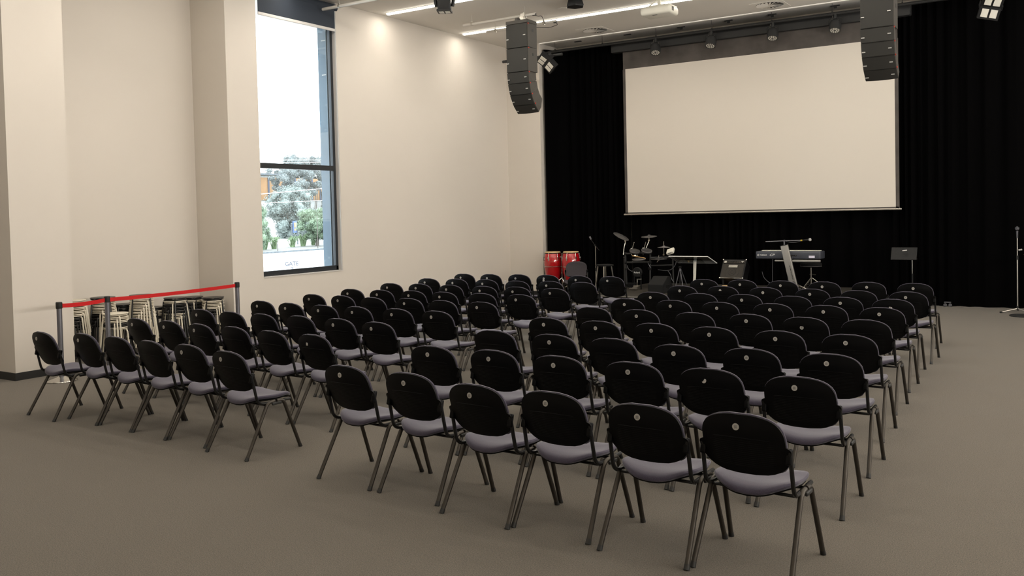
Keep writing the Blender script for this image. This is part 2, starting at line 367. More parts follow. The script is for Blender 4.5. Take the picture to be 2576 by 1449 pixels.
bar('rigging_pipe', 'white pipe hanging in front of the top of the tall window', -10.90, -6.9, 11.2, 5.385, 0.028, 'pipe', (-10.52, -9.3, -7.9), group='white rigging pipes')
bar('rigging_pipe', 'short black pipe behind the left speaker column near the pier', -10.52, -9.05, 16.2, 5.10, 0.03, 'truss', (-9.95,), clampm='truss')
# ceiling: light strips, vents, slots, detector
for i, y_ in enumerate(LED_Y):
    t = thing('light_strip', ['long glowing light strip running behind the left speaker column to the projector', 'glowing light strip nearer the window, ending at the black moving light'][i] if i < 2 else 'ceiling light strip above the seating, %s from the curtain' % ('third', 'fourth', 'fifth', 'sixth', 'seventh')[i - 2], 'light', (-6.4, y_, CEIL - 0.004), 0, 'ceiling light strips')
    b = MB(); b.box((0, 0, -0.014), (8.8, 0.055, 0.034)); b.build('diffuser', M['led'], t)
    b = MB(); b.box((0, -0.034, 0), (8.84, 0.012, 0.01)); b.box((0, 0.034, 0), (8.84, 0.012, 0.01)); b.build('trim_frame', M['ceiling'], t)
def vent(x, y, lb):
    t = thing('swirl_vent', lb, 'vent', (x, y, CEIL - 0.003), 0, 'ceiling air vents')
    b = MB(); b.box((0, 0, 0), (0.60, 0.60, 0.008)); b.build('face_plate', M['ceiling'], t, 0.002)
    b = MB(); b.lathe([(0.245, 0), (0.25, 0.003)], (0, 0, -0.006), 32); b.build('backing', M['truss'], t)
    for k in range(20):
        a = 2 * PI * k / 20
        b = MB(); b.box((0.145, 0, -0.010), (0.20, 0.045, 0.003), None); o = b.build('blade', M['ceiling'], t); o.rotation_euler = (math.radians(16), 0, a)
    b = MB(); b.lathe([(0.04, -0.014), (0.045, -0.006)], n=16); b.build('hub', M['ceiling'], t)
vent(-8.5, 16.62, 'square ceiling vent with radial blades, above the left curtain')
vent(-4.88, 16.62, 'square ceiling vent with radial blades, nearer the right speaker column')
for i, x in enumerate((-9.35, -8.16, -6.95, -5.95, -5.08, -3.9)):
    b = MB(); b.box((0, 0, -0.006), (0.16, 0.05, 0.012)); 
    if i > 1: b.box((0.0, 0.0, -0.03), (0.05, 0.04, 0.04))
    o = b.build('ceiling_bracket', M['truss']); o.location = (x, 17.45, CEIL)
    tag(o, ['small black ceiling bracket, %s from the left above the curtain' % n_ for n_ in ('first', 'second', 'third', 'fourth', 'fifth', 'sixth')][i], 'bracket', 'ceiling brackets')
b = MB(); b.lathe([(0.10, -0.008), (0.105, 0)], n=24); o = b.build('ceiling_speaker', M['ceiling']); o.location = (-8.06, 14.5, CEIL); tag(o, 'round flush ceiling speaker left of the projector', 'speaker')

# stage lights
def par(x, lb, tilt, yaw):
    t = thing('stage_light', lb, 'stage light', (x, 17.2, 5.35), 0, 'round stage lights on the bar')
    R = RZ(yaw) @ RX(-tilt)
    b = MB(); b.lathe([(0.10, -0.13), (0.108, -0.13), (0.108, -0.01), (0.085, 0.05), (0.05, 0.09), (0.0, 0.10)], (0, -0.03, -0.17), 24, R); body = b.build('can', M['truss'], t)
    b = MB(); b.lathe([(0.0, -0.128), (0.098, -0.128), (0.098, -0.122), (0, -0.122)], (0, -0.03, -0.17), 24, R); b.build('lens', M['lens'], t)
    b = MB()
    for k in range(12):
        a = 2 * PI * k / 12; b.lathe([(0.014, -0.132), (0.014, -0.129)], Vector((0, -0.03, -0.17)) + R @ Vector((0.07 * math.cos(a), 0.07 * math.sin(a), 0)), 8, R)
    for k in range(6):
        a = 2 * PI * k / 6 + .3; b.lathe([(0.014, -0.132), (0.014, -0.129)], Vector((0, -0.03, -0.17)) + R @ Vector((0.035 * math.cos(a), 0.035 * math.sin(a), 0)), 8, R)
    b.build('led_cluster', M['panel'], t)
    b = MB(); b.tube(fil([(-0.12, -0.03, -0.17), (-0.12, -0.01, -0.05), (0.12, -0.01, -0.05), (0.12, -0.03, -0.17)], 0.05), 0.007, 6); b.box((0, 0, -0.02), (0.04, 0.05, 0.09)); b.build('yoke', M['truss'], t)
    b = MB(); b.tube([(-0.05, 0, 0), (-0.07, 0.02, -0.06), (-0.03, 0.0, -0.10), (-0.06, -0.02, -0.13), (-0.02, -0.03, -0.10), (0.05, 0.02, -0.08)], 0.004, 6); b.build('cable', M['satin'], t)
for x, n_, ti, ya in ((-7.40, 'first', 0.42, 0.35), (-6.21, 'second', 0.40, -0.1), (-4.99, 'third', 0.36, 0.1), (-3.84, 'fourth', 0.36, 0.0)):
    par(x, 'round black stage light, %s from the left above the screen' % n_, ti, ya)
def blinder(loc, rot, lb, arm):
    t = thing('blinder_light', lb, 'stage light', loc, 0); R = rot
    b = MB()
    for s_ in (-1, 1):
        b.box(R @ Vector((0, 0.05 + 0.012, s_ * 0.105)), (0.31, 0.10, 0.205), R @ RX(s_ * 0.12))
    b.build('housing', M['black'], t)
    for s_ in (-1, 1):
        for q in (-1, 1):
            b = MB(); b.box(R @ (Vector((0, 0.062, s_ * 0.105)) + RX(s_ * 0.12) @ Vector((q * 0.066, -0.052, 0))), (0.100, 0.012, 0.135), R @ RX(s_ * 0.12)); b.build('cell', M['panel'], t)
    b = MB(); 
    for q in (-1, 1): b.box(R @ Vector((q * 0.165, 0.10, 0)), (0.012, 0.16, 0.07), R)
    b.box(R @ Vector((0, 0.18, 0)), (0.34, 0.012, 0.06), R); b.tube([R @ Vector((0, 0.18, 0)), Vector(arm)], 0.012, 8)
    b.box(arm, (0.07, 0.05, 0.08)); b.box(R @ Vector((-0.05, 0.15, 0.12)), (0.14, 0.08, 0.10), R); b.build('yoke', M['black'], t)
blinder((-9.40, 16.1, 5.02 - 0.10), RZ(-0.35) @ RX(0.7) @ RY(-0.45), 'four-cell blinder light hanging right of the left speaker column', (0.05, 0.12, 0.20))
blinder((-1.25, 16.4, 4.97), RZ(0.1) @ RX(0.55) @ RY(0.28), 'four-cell blinder light at top right in front of the black curtain', (0.0, 0.3, 0.30))
t = thing('moving_head_light', 'black moving-head light at top centre-left with two pale lens cells', 'stage light', (-8.62, 11.6, 5.58))
b = MB(); b.rbox((0, 0, -0.04), (0.30, 0.24, 0.08), 0.02); b.tube([(0, 0, -0.10), (0, 0, -0.06)], 0.06, 14); b.build('base', M['black'], t)
b = MB(); R = RZ(0.5)
b.tube(fil([R @ Vector((-0.13, 0, -0.40)), R @ Vector((-0.15, 0, -0.28)), R @ Vector((-0.12, 0, -0.14)), R @ Vector((0.12, 0, -0.14)), R @ Vector((0.15, 0, -0.28)), R @ Vector((0.13, 0, -0.40))], 0.05), 0.028, 8); b.build('yoke', M['black'], t)
b = MB(); b.rbox(R @ Vector((0, 0, -0.36)), (0.21, 0.20, 0.24), 0.03, R); b.box(R @ Vector((0, 0, -0.475)), (0.23, 0.22, 0.03), R); b.build('head', M['black'], t)
for q in (-1, 1):
    b = MB(); b.box(R @ Vector((q * 0.05, 0, -0.492)), (0.075, 0.13, 0.006), R); b.build('lens', M['panel'], t)
t = thing('moving_head_light', 'black moving-head light cut off by the top edge above the light strip', 'stage light', (-7.53, 13.98, 5.585))
b = MB(); b.lathe([(0.16, -0.14), (0.17, -0.12), (0.13, 0.0)], n=6); b.build('base', M['black'], t)
# projector
t = thing('projector', 'white projector hanging from the ceiling below the light strip', 'projector', (-6.13, 14.42, 5.26))
b = MB(); b.rbox((0, 0, -0.02), (0.55, 0.40, 0.14), 0.045); b.rbox((0.03, 0.02, 0.055), (0.44, 0.34, 0.03), 0.014); b.build('case', M['whiteplastic'], t)
b = MB(); b.box((-0.03, -0.13, -0.0915), (0.085, 0.018, 0.004)); b.build('slot', M['truss'], t)
b = MB()
for k in range(4): b.box((0.2765, -0.11 + 0.022 * k, -0.01), (0.003, 0.010, 0.07))
b.build('grille', M['grille'], t)
b = MB(); b.lathe([(0.05, 0), (0.055, 0.03), (0.045, 0.05)], (0.05, 0.19, -0.02), 20, RX(-PI / 2)); b.build('lens', M['black'], t)
b = MB(); b.box((0, 0.02, 0.075), (0.30, 0.03, 0.012)); b.box((0, -0.10, 0.075), (0.30, 0.03, 0.012)); b.box((0.0, 0, 0.19), (0.05, 0.05, 0.25)); b.tube([(-0.14, -0.1, 0.08), (-0.04, -0.02, 0.18), (0.0, 0, 0.28)], 0.012, 8); b.box((0, 0, 0.315), (0.16, 0.16, 0.012)); b.build('ceiling_mount', M['whiteplastic'], t)

# line arrays
def line_array():
    t = thing('speaker_column', 'tall curved column of black speakers hanging left of the curtain', 'speaker', (-8.525, 13.6, 0), 0, 'hanging speaker columns')
    w_ = 0.45
    b = MB(); b.box((0, 0.17, 5.255), (w_, 0.34, 0.06)); b.box((0, 0.05, 5.30), (0.06, 0.10, 0.05)); b.build('flying_frame', M['cab'], t, 0.004)
    b = MB(); b.box((0.0, 0.22, 5.33), (0.07, 0.10, 0.10)); b.tube([(0.0, 0.26, 5.30), (0.0, 0.26, 5.47)], 0.02, 10); b.box((0.0, 0.26, 5.41), (0.09, 0.09, 0.07)); b.build('rigging_clamp', M['satin'], t)
    def cab(y, z, h, hb, d, ang, n):
        R = RX(ang)
        o = Vector((0, y, z))
        def q(x, yy, zz): return o + R @ Vector((x, yy, zz))
        hw = w_ / 2; mb = MB(); e = (h - hb) / 2
        prof = [(0.012, -0.004), (0.012, -h + 0.004), (d * 0.45, -h + 0.004), (d, -h + e), (d, -e), (d * 0.45, -0.004)]
        vs = []
        for s_ in (-1, 1):
            for yy, zz in prof: vs.append(q(s_ * (hw if yy < d * 0.5 else hw * 0.86 if n > 1 else hw), yy, zz))
        k = len(prof); mb.add(vs, [tuple(range(k)), tuple(range(2 * k - 1, k - 1, -1))] + [(i, i + k, (i + 1) % k + k, (i + 1) % k) for i in range(k)])
        c = mb.build('cabinet', M['cab'], t, 0.003)
        g = MB(); vs = []; N = 10
        for jz in (0, 1):
            for i in range(N + 1):
                u = i / N * 2 - 1; vs.append(q(u * (hw - 0.006), -0.012 * (1 - u * u), -0.008 - jz * (h - 0.016)))
            for i in range(N + 1):
                u = i / N * 2 - 1; vs.append(q(u * (hw - 0.006), 0.014, -0.008 - jz * (h - 0.016)))
        m_ = N + 1; fs = []
        for i in range(N): fs += [(i, i + 1, i + 1 + 2 * m_, i + 2 * m_), (i + m_, i + 3 * m_, i + 1 + 3 * m_, i + 1 + m_), (i, i + m_, i + 1 + m_, i + 1), (i + 2 * m_, i + 1 + 2 * m_, i + 1 + 3 * m_, i + 3 * m_)]
        fs += [(0, 2 * m_, 3 * m_, m_), (N, N + m_, N + 3 * m_, N + 2 * m_)]
        g.add(vs, fs, False); g.build('grille', M['grille'], c)
        for x_ in (-0.19, 0.165):
            g = MB(); g.box(q(x_, -0.010, -h * (0.5 if x_ > 0 else 0.62)), (0.045, 0.008, 0.014), R); g.build('badge', M['badge'], c)
        g = MB(); g.box(q(hw + 0.002, 0.035, -0.015), (0.012, 0.025, 0.02), R); g.build('latch', M['redlatch'], c)
        if n < 2:
            g = MB(); g.box(q(hw, 0.19, -0.12), (0.004, 0.05, 0.05), R); g.build('handle', M['truss'], c)
        return Vector((0, y, z)) + R @ Vector((0, 0, -h))
    y, z = 0.0, 5.223
    for i, (h, hb, d, a) in enumerate(((0.429, 0.429, 0.33, 0), (0.429, 0.429, 0.33, 0.0), (0.202, 0.130, 0.32, 0.12), (0.204, 0.130, 0.32, 0.30), (0.206, 0.125, 0.32, 0.55), (0.206, 0.125, 0.32, 0.84))):
        e = cab(y, z, h, hb, d, a, i); y, z = e.y, e.z
    return t
la = line_array()
dup(la, (-2.475, 13.6, 0), (0, 0, 0), 'tall curved column of black speakers hanging in front of the screen at right')

for pts, lb in (([(-8.30, 13.86, 5.40), (-8.24, 13.88, 5.36), (-8.17, 13.9, 5.37), (-8.13, 13.95, 5.22)], 'short black cable drooping from the white pipe beside the left speaker column'),
                ([(-8.36, 14.72, 5.42), (-8.30, 14.72, 5.36), (-8.42, 14.6, 5.30), (-8.55, 14.2, 5.26)], 'thin black cable between the far white pipe and the left speaker column')):
    b = MB(); b.tube(fil(pts, 0.06), 0.006, 6); b.box(pts[0], (0.07, 0.03, 0.035)); tag(b.build('cable', M['truss']), lb, 'cable')
# ---------------------------------------------------------------- meeting-room chairs
ROWS = [[-4.04, [[-8.404, 4.671], [-7.882, 4.77], [-7.36, 4.755], [-6.827, 4.722], [-6.305, 4.711], [-5.69, 4.607]]], [-4.38, [[-8.518, 5.763], [-7.981, 5.76], [-7.435, 5.709], [-6.913, 5.693], [-6.326, 5.625], [-5.76, 5.595]]], [-2.99, [[-8.622, 6.662], [-8.05, 6.608], [-7.528, 6.595], [-6.984, 6.612], [-6.4, 6.585], [-5.823, 6.509]]], [-1.47, [[-8.717, 7.642], [-8.148, 7.578], [-7.554, 7.534], [-7.032, 7.546], [-6.439, 7.538], [-5.87, 7.515]]], [-1.98, [[-8.746, 8.56], [-8.205, 8.542], [-7.632, 8.485], [-7.09, 8.544], [-6.519, 8.475], [-5.952, 8.485]]], [0.42, [[-8.807, 9.371], [-8.269, 9.382], [-7.741, 9.425], [-7.199, 9.407], [-6.587, 9.404], [-6.006, 9.416]]], [1.04, [[-8.93, 10.37], [-8.408, 10.41], [-7.812, 10.374], [-7.201, 10.345], [-6.67, 10.38], [-6.045, 10.333]]], [0.19, [[-8.973, 11.345], [-8.451, 11.393], [-7.883, 11.405], [-7.255, 11.306], [-6.728, 11.402], [-6.16, 11.356]]], [0.14, [[-9.022, 12.401], [-8.494, 12.43], [-7.972, 12.506], [-7.435, 12.523], [-6.814, 12.47], [-6.244, 12.452]]], [-3.14, [[-4.33, 4.506], [-3.735, 4.472], [-3.116, 4.342], [-2.593, 4.354], [-1.988, 4.281], [-1.466, 4.31]]], [-0.41, [[-4.325, 5.479], [-3.766, 5.504], [-3.184, 5.469], [-2.595, 5.454], [-2.043, 5.437], [-1.469, 5.397]]], [-0.92, [[-4.381, 6.44], [-3.776, 6.426], [-3.219, 6.406], [-2.615, 6.301], [-2.067, 6.34], [-1.501, 6.328]]], [-1.49, [[-4.42, 7.422], [-3.835, 7.383], [-3.288, 7.415], [-2.728, 7.371], [-2.15, 7.344], [-1.592, 7.338]]], [-2.32, [[-4.445, 8.431], [-3.879, 8.382], [-3.273, 8.334], [-2.737, 8.4], [-2.197, 8.34], [-1.662, 8.343]]], [-0.78, [[-4.49, 9.38], [-3.928, 9.395], [-3.376, 9.368], [-2.808, 9.413], [-2.259, 9.417], [-1.714, 9.393]]], [0.68, [[-4.543, 10.238], [-3.93, 10.25], [-3.403, 10.293], [-2.834, 10.275], [-2.291, 10.322], [-1.76, 10.275]]], [-1.02, [[-4.546, 11.201], [-4.024, 11.305], [-3.452, 11.281], [-2.856, 11.238], [-2.3, 11.181], [-1.751, 11.19]]], [1.28, [[-4.659, 12.32], [-4.109, 12.36], [-3.536, 12.358], [-2.97, 12.334], [-2.421, 12.433], [-1.85, 12.403]]]]
def shell_half(z):                         # half width of the back at height z
    pts = [(0.498, 0.05), (0.503, 0.11), (0.515, 0.155), (0.535, 0.190), (0.56, 0.214), (0.585, 0.230), (0.61, 0.238), (0.645, 0.240), (0.656, 0.236), (0.666, 0.216),
           (0.70, 0.215), (0.722, 0.213), (0.745, 0.206), (0.765, 0.194), (0.782, 0.177), (0.796, 0.155), (0.807, 0.128), (0.814, 0.100), (0.819, 0.068), (0.821, 0.04)]
    for (a, wa), (b_, wb) in zip(pts, pts[1:]):
        if a <= z <= b_: return wa + (wb - wa) * (z - a) / (b_ - a)
    return pts[-1][1]
def rec(z): return 0.004 + 0.10 * max(0.0, (0.76 - z) / 0.26) ** 1.4
def bulge(x): return 0.038 * (1 - min(1.0, (x / 0.22) ** 2))
def back_sheet(zs, off, th, grow, puff=0.0, wmax=1.0):
    b = MB(); nx = 14; vs = []
    for side in (0, 1):
        for z in zs:
            w_ = shell_half(z) + grow
            if wmax < 1: w_ = min(w_, wmax)
            for i in range(nx + 1):
                u = i / nx * 2 - 1; x = u * w_
                y = rec(z) + 0.040 - bulge(x) + off
                if side: y += th + puff * (1 - u * u) * 1.0
                vs.append((x, y, z))
    n = nx + 1; k = len(zs); fs = []
    for side in (0, 1):
        o = side * n * k
        for j in range(k - 1):
            for i in range(nx):
                a = o + j * n + i; q = (a, a + 1, a + 1 + n, a + n); fs.append(q if side == 0 else q[::-1])
    o = n * k
    for i in range(nx):
        fs.append((i, i + o, i + 1 + o, i + 1)); a = (k - 1) * n + i; fs.append((a, a + 1, a + 1 + o, a + o))
    for j in range(k - 1):
        a = j * n; fs.append((a, a + n, a + n + o, a + o)); a = j * n + nx; fs.append((a, a + o, a + n + o, a + n))
    b.add(vs, fs, True); return b
def make_chair():
    t = thing('meeting_chair', '', 'chair')
    zs = [0.498, 0.503, 0.512, 0.525, 0.545, 0.57, 0.60, 0.63, 0.645, 0.656, 0.666, 0.69, 0.715, 0.735, 0.752, 0.768, 0.782, 0.794, 0.804, 0.812, 0.818, 0.821]
    b = back_sheet(zs, 0.0, 0.010, 0.0)
    arc = []
    for i in range(13):
        u = i / 12 * 2 - 1; x = 0.15 * u; z = 0.700 - 0.006 * u * u; arc.append((x, rec(z) + 0.040 - bulge(x), z))
    b.tube(arc, [0.001] + [0.0042] * 11 + [0.001], 5)
    for k in range(14):                    # fine horizontal ribs on the lower half
        z = 0.688 - 0.011 * k; w_ = min(0.190, shell_half(z) - 0.028)
        if w_ < 0.03: continue
        b.tube([(w_ * u, rec(z) + 0.0405 - bulge(w_ * u), z) for u in (-1, -0.75, -0.5, -0.25, 0, 0.25, 0.5, 0.75, 1)], [0.0003] + [0.0012] * 7 + [0.0003], 3)
    for s_ in (-1, 1):                     # ears that grip the tubes
        b.rbox((s_ * 0.224, 0.092, 0.618), (0.030, 0.030, 0.080), 0.008, RX(-0.25))
    b.build('back_shell', M['shell'], t)
    zs2 = [0.52, 0.53, 0.55, 0.58, 0.62, 0.66, 0.70, 0.74, 0.77, 0.79, 0.804, 0.814, 0.820, 0.824]
    def pad_half():
        pass
    b = MB(); nx = 14; vs = []; lay = [(0.010, 0.0), (0.013, 0.003), (0.022, 0.003), (0.030, -0.004), (0.034, -0.02)]
    ztop = 0.823; zlist = [0.525, 0.535, 0.555, 0.585, 0.625, 0.67, 0.71, 0.745, 0.77, 0.788, 0.802, 0.812, 0.819, 0.823]
    def ph(z):
        if z < 0.67: return min(shell_half(z), 0.205)
        return shell_half(min(z - 0.001, 0.82))
    for off, grow in lay:
        for z in zlist:
            w_ = max(0.02, ph(z) + grow); zz = 0.675 + (z - 0.675) * (1 + grow / 0.15)
            for i in range(nx + 1):
                u = i / nx * 2 - 1; x = u * w_; vs.append((x, rec(zz) + 0.040 - bulge(x) + off, zz))
    n = nx + 1; k = len(zlist); L_ = len(lay); fs = []
    for j in range(k - 1):
        for i in range(nx):
            a = j * n + i; fs.append((a, a + 1, a + 1 + n, a + n)); o = (L_ - 1) * n * k; fs.append((a + o, a + n + o, a + 1 + n + o, a + 1 + o))
    for l in range(L_ - 1):
        o = l * n * k; o2 = o + n * k
        for i in range(nx):
            fs.append((o + i, o2 + i, o2 + i + 1, o + i + 1)); a = (k - 1) * n + i; fs.append((o + a, o + a + 1, o2 + a + 1, o2 + a))
        for j in range(k - 1):
            a = j * n; fs.append((o + a, o + a + n, o2 + a + n, o2 + a)); a = j * n + nx; fs.append((o + a, o2 + a, o2 + a + n, o + a + n))
    b.add(vs, fs, True); b.build('back_cushion', M['pad'], t)
    # seat cushion with dished top, dark pan below
    def seat(lay, m, nm):
        b = MB(); N = 40; vs = []
        def outl(k, g):
            a = 2 * PI * k / N; c_, s_ = math.cos(a), math.sin(a); e = 2 / 3.2
            x = math.copysign(abs(c_) ** e, c_) * (0.225 + g); y = math.copysign(abs(s_) ** e, s_) * (0.222 + g) + 0.312
            if y < 0.2: x *= 1 - 0.18 * ((0.2 - y) / 0.11)
            return x, y
        for f, dz in lay:
            for k in range(N):
                x, y = outl(k, 0); x *= f; y = 0.312 + (y - 0.312) * f
                z = 0.440 + dz + (0.020 + 0.022 * max(0, (0.35 - y) / 0.25)) * (x / 0.22) ** 2 - 0.030 * max(0, (y - 0.42) / 0.11) ** 2 - 0.022 * max(0, (0.2 - y) / 0.11) ** 2 - 0.008 * max(0, 1 - ((y - 0.27) / 0.15) ** 2)
                vs.append((x, y, z))
        fs = []
        for l in range(len(lay) - 1):
            for k in range(N):
                a = l * N + k; c2 = l * N + (k + 1) % N; fs.append((a, c2, c2 + N, a + N))
        vs.append((0, 0.312, 0.440 + lay[0][1] - 0.008)); vs.append((0, 0.312, 0.440 + lay[-1][1]))
        for k in range(N): fs.append(((k + 1) % N, k, len(vs) - 2)); o = (len(lay) - 1) * N; fs.append((o + k, o + (k + 1) % N, len(vs) - 1))
        b.add(vs, fs, True); return b.build(nm, m, t)
    seat([(0.25, 0.004), (0.55, 0.005), (0.80, 0.005), (0.92, 0.003), (0.975, -0.002), (1.0, -0.011), (0.992, -0.021), (0.965, -0.027)], M['pad'], 'seat_cushion')
    seat([(0.962, -0.026), (0.95, -0.036), (0.80, -0.042), (0.4, -0.044)], M['shell'], 'seat_pan')
    for s_ in (-1, 1):
        b = MB(); pts = [(s_ * 0.229, 0.085, 0.645), (s_ * 0.230, 0.094, 0.60), (s_ * 0.232, 0.135, 0.405), (s_ * 0.222, 0.30, 0.400), (s_ * 0.215, 0.46, 0.398)]
        b.tube(fil(pts, 0.06, 6), 0.0115, 8); b.build('upright', M['upright'], t)
        for y0, y1, yf in ((0.29, 0.225, -0.005), (0.31, 0.375, 0.520)):
            b = MB(); pts = [(s_ * 0.237, y0, 0.408), (s_ * 0.238, y1, 0.405), (s_ * 0.255, yf, 0.0)]
            pts = fil(pts, 0.05, 5); b.tube(pts, 0.0142, 9); lg = b.build('leg', M['leg'], t)
            b = MB(); d = (pts[-2] - pts[-1]).normalized(); b.tube([pts[-1] + d * 0.0, pts[-1] + d * 0.03], [0.0165, 0.0145], 10); b.build('foot_cap', M['cap'], lg)
        b = MB(); b.rbox((s_ * 0.252, 0.30, 0.392), (0.016, 0.09, 0.022), 0.006); b.build('linking_bracket', M['cap'], t)
    b = MB(); b.tube([(-0.225, 0.20, 0.392), (0.225, 0.20, 0.392)], 0.009, 8); b.tube([(-0.225, 0.40, 0.380), (0.225, 0.40, 0.380)], 0.009, 8); b.build('cross_tube', M['upright'], t)
    return t
chair0 = make_chair()
def sticker_mesh(kind):
    b = MB(); r = 0.0175; pts = []
    for k in range(24):
        a = 2 * PI * k / 24; x, z = r * math.cos(a), r * math.sin(a)
        if kind == 'half' and z < -0.002: z = -0.002
        if kind == 'torn': x = max(x, -r); x, z = (x, z) if x * 0.6 - z > -0.004 else (x * 0.35, (x * 0.6 + 0.004))
        if kind == 'torn' : x, z = x * 0.9, z
        if kind == 'square': x, z = max(-.012, min(.012, x)), max(-.013, min(.013, z))
        pts.append((x, z))
    n = 24
    b.add([(x, -0.0012, z) for x, z in pts] + [(x, 0, z) for x, z in pts], [tuple(range(n)), tuple(range(2 * n - 1, n - 1, -1))] + [(i, i + n, (i + 1) % n + n, (i + 1) % n) for i in range(n)])
    me = bpy.data.meshes.new('sticker'); me.from_pydata(b.v, [], b.f); me.materials.append(M['sticker']); return me
ink = MB(); ink.box((0, -0.0016, 0), (0.017, 0.0008, 0.017)); inkme = bpy.data.meshes.new('print'); inkme.from_pydata(ink.v, [], ink.f); inkme.materials.append(M['stickerink'])
SM = {k: sticker_mesh(k) for k in ('round', 'half', 'torn', 'square')}
def add_sticker(root, kind, dx, dz):
    o = bpy.data.objects.new('sticker', SM[kind]); C.objects.link(o); o.parent = root
    z = 0.758 + dz; o.location = (dx, rec(z) + 0.040 - bulge(dx) - 0.0012, z)
    if kind == 'round':
        p_ = bpy.data.objects.new('print', inkme); C.objects.link(p_); p_.parent = o
    return o
chair_parts = [(c, list(c.children)) for c in chair0.children]
def new_chair(first):
    if first: return chair0
    r = chair0.copy(); C.objects.link(r)
    for c, gs in chair_parts:
        d = c.copy(); C.objects.link(d); d.parent = r
        for g in gs: e = g.copy(); C.objects.link(e); e.parent = d
    return r
ORD = ['first', 'second', 'third', 'fourth', 'fifth', 'sixth', 'seventh', 'eighth', 'ninth']
ROWN = ['nearest'] + [o + ' nearest' for o in ORD[1:8]] + ['farthest']
COLN = ['leftmost', 'second from the left', 'third from the left', 'third from the right', 'second from the right', 'rightmost']
SPECIAL = {(1, 4): None, (2, 2): None, (2, 3): None, (0, 2): None, (0, 3): None, (1, 3): None, (1, 5): ('square', 0.0, -0.02), (2, 1): None, (4, 2): None, (4, 4): None, (5, 4): None, (7, 3): None, (7, 5): None,
           (8, 3): ('double', 0, 0), (10, 4): ('torn', -0.01, -0.01), (11, 0): None, (11, 2): None, (13, 0): None, (13, 2): None, (13, 4): ('round', 0, -0.03), (13, 5): None,
           (15, 1): None, (15, 3): None, (15, 5): ('round', 0, -0.03), (16, 1): ('half', 0, 0.008), (16, 4): None, (14, 0): ('round', 0, 0)}
DESC = {None: 'black-backed chair without a sticker', 'square': 'black-backed chair with a small torn square sticker', 'double': 'black-backed chair with two overlapping stickers',
        'torn': 'black-backed chair with a torn sticker', 'half': 'black-backed chair with a half sticker', 'round': 'black-backed chair'}
cnt = 0
for i, (ang, pts) in enumerate(ROWS):
    for j, (x, y) in enumerate(pts):
        r = new_chair(cnt == 0); cnt += 1
        sp = SPECIAL.get((i, j), ('round', 0, 0)); kind = sp[0] if sp else None
        off = 0.045 if i < 9 else 0.015
        a = math.radians(ang + random.uniform(-1.2, 1.2))
        r.location = (x + off * math.cos(a), y + off * math.sin(a) - 0.004, 0); r.rotation_euler = (0, 0, a)
        r['label'] = '%s, %s, %s row, %s block' % (DESC[kind], COLN[j], ROWN[i % 9], 'left' if i < 9 else 'right')
        r['group'] = 'chairs in the %s block' % ('left' if i < 9 else 'right')
        if sp:
            k_ = 'round' if kind == 'double' else kind
            add_sticker(r, k_, -off + sp[1], sp[2] + (0.008 if kind == 'double' else 0))
            if kind == 'double': add_sticker(r, k_, -off - 0.006, -0.022)
# one chair turned to face the room, beside the drums
r = new_chair(False); r.location = (-8.77, 16.12, 0); r.rotation_euler = (0, 0, PI + 0.35)
for c_ in r.children:
    if c_.name.startswith(('back_cushion', 'seat_cushion')): c_.data = c_.data.copy(); c_.data.materials[0] = M['padgrey']
r['label'] = 'grey chair facing the audience in front of the red drums'; r['group'] = 'chairs by the stage'

# ---------------------------------------------------------------- queue barrier
def stanchion(loc, lb, base_r=0.165):
    t = thing('barrier_post', lb, 'barrier post', loc, 0, 'barrier posts')
    b = MB(); b.lathe([(base_r, 0.0), (base_r + 0.004, 0.006), (base_r, 0.014), (0.12, 0.028), (0.06, 0.045), (0.034, 0.06)], n=36); b.build('base', M['chrome'], t)
    b = MB(); b.lathe([(0.030, 0.05), (0.030, 0.86)], n=20); b.build('pole', M['post'], t)
    b = MB(); b.lathe([(0.034, 0.855), (0.036, 0.862), (0.036, 0.925), (0.030, 0.932), (0.0, 0.934)], n=20); b.build('belt_head', M['cap'], t)
    return t
P1, P2, P3 = (-10.10, 5.90), (-10.24, 6.60), (-10.42, 8.78)
stanchion((*P1, 0), 'grey belt barrier post with chrome base, nearest the left column')
stanchion((*P2, 0), 'middle grey belt barrier post in front of the stacked stools')
stanchion((*P3, 0), 'grey belt barrier post at the far right end of the red belt')
def belt(a, c, lb):
    a = Vector((*a, 0.885)); c = Vector((*c, 0.885)); d = (c - a).normalized(); s_ = 0.037
    a = a + d * s_; c = c - d * s_; n = Vector((-d.y, d.x, 0)) * 0.0012
    b = MB(); N = 12; vs = []
    for i in range(N + 1):
        f = i / N; p_ = a.lerp(c, f); p_.z -= 0.012 * 4 * f * (1 - f)
        for q in (-1, 1):
            for h in (-0.024, 0.024): vs.append(p_ + n * q + Vector((0, 0, h)))
    fs = [(0, 1, 3, 2), (4 * N, 4 * N + 2, 4 * N + 3, 4 * N + 1)]
    for i in range(N):
        o = 4 * i
        for k, l in ((0, 1), (1, 3), (3, 2), (2, 0)): fs.append((o + k, o + l, o + l + 4, o + k + 4))
    b.add(vs, fs); return tag(b.build('barrier_belt', M['belt']), lb, 'belt', 'red barrier belts')
belt(P1, P2, 'short red belt between the left and middle barrier posts')
belt(P2, P3, 'long red belt between the middle and right barrier posts')

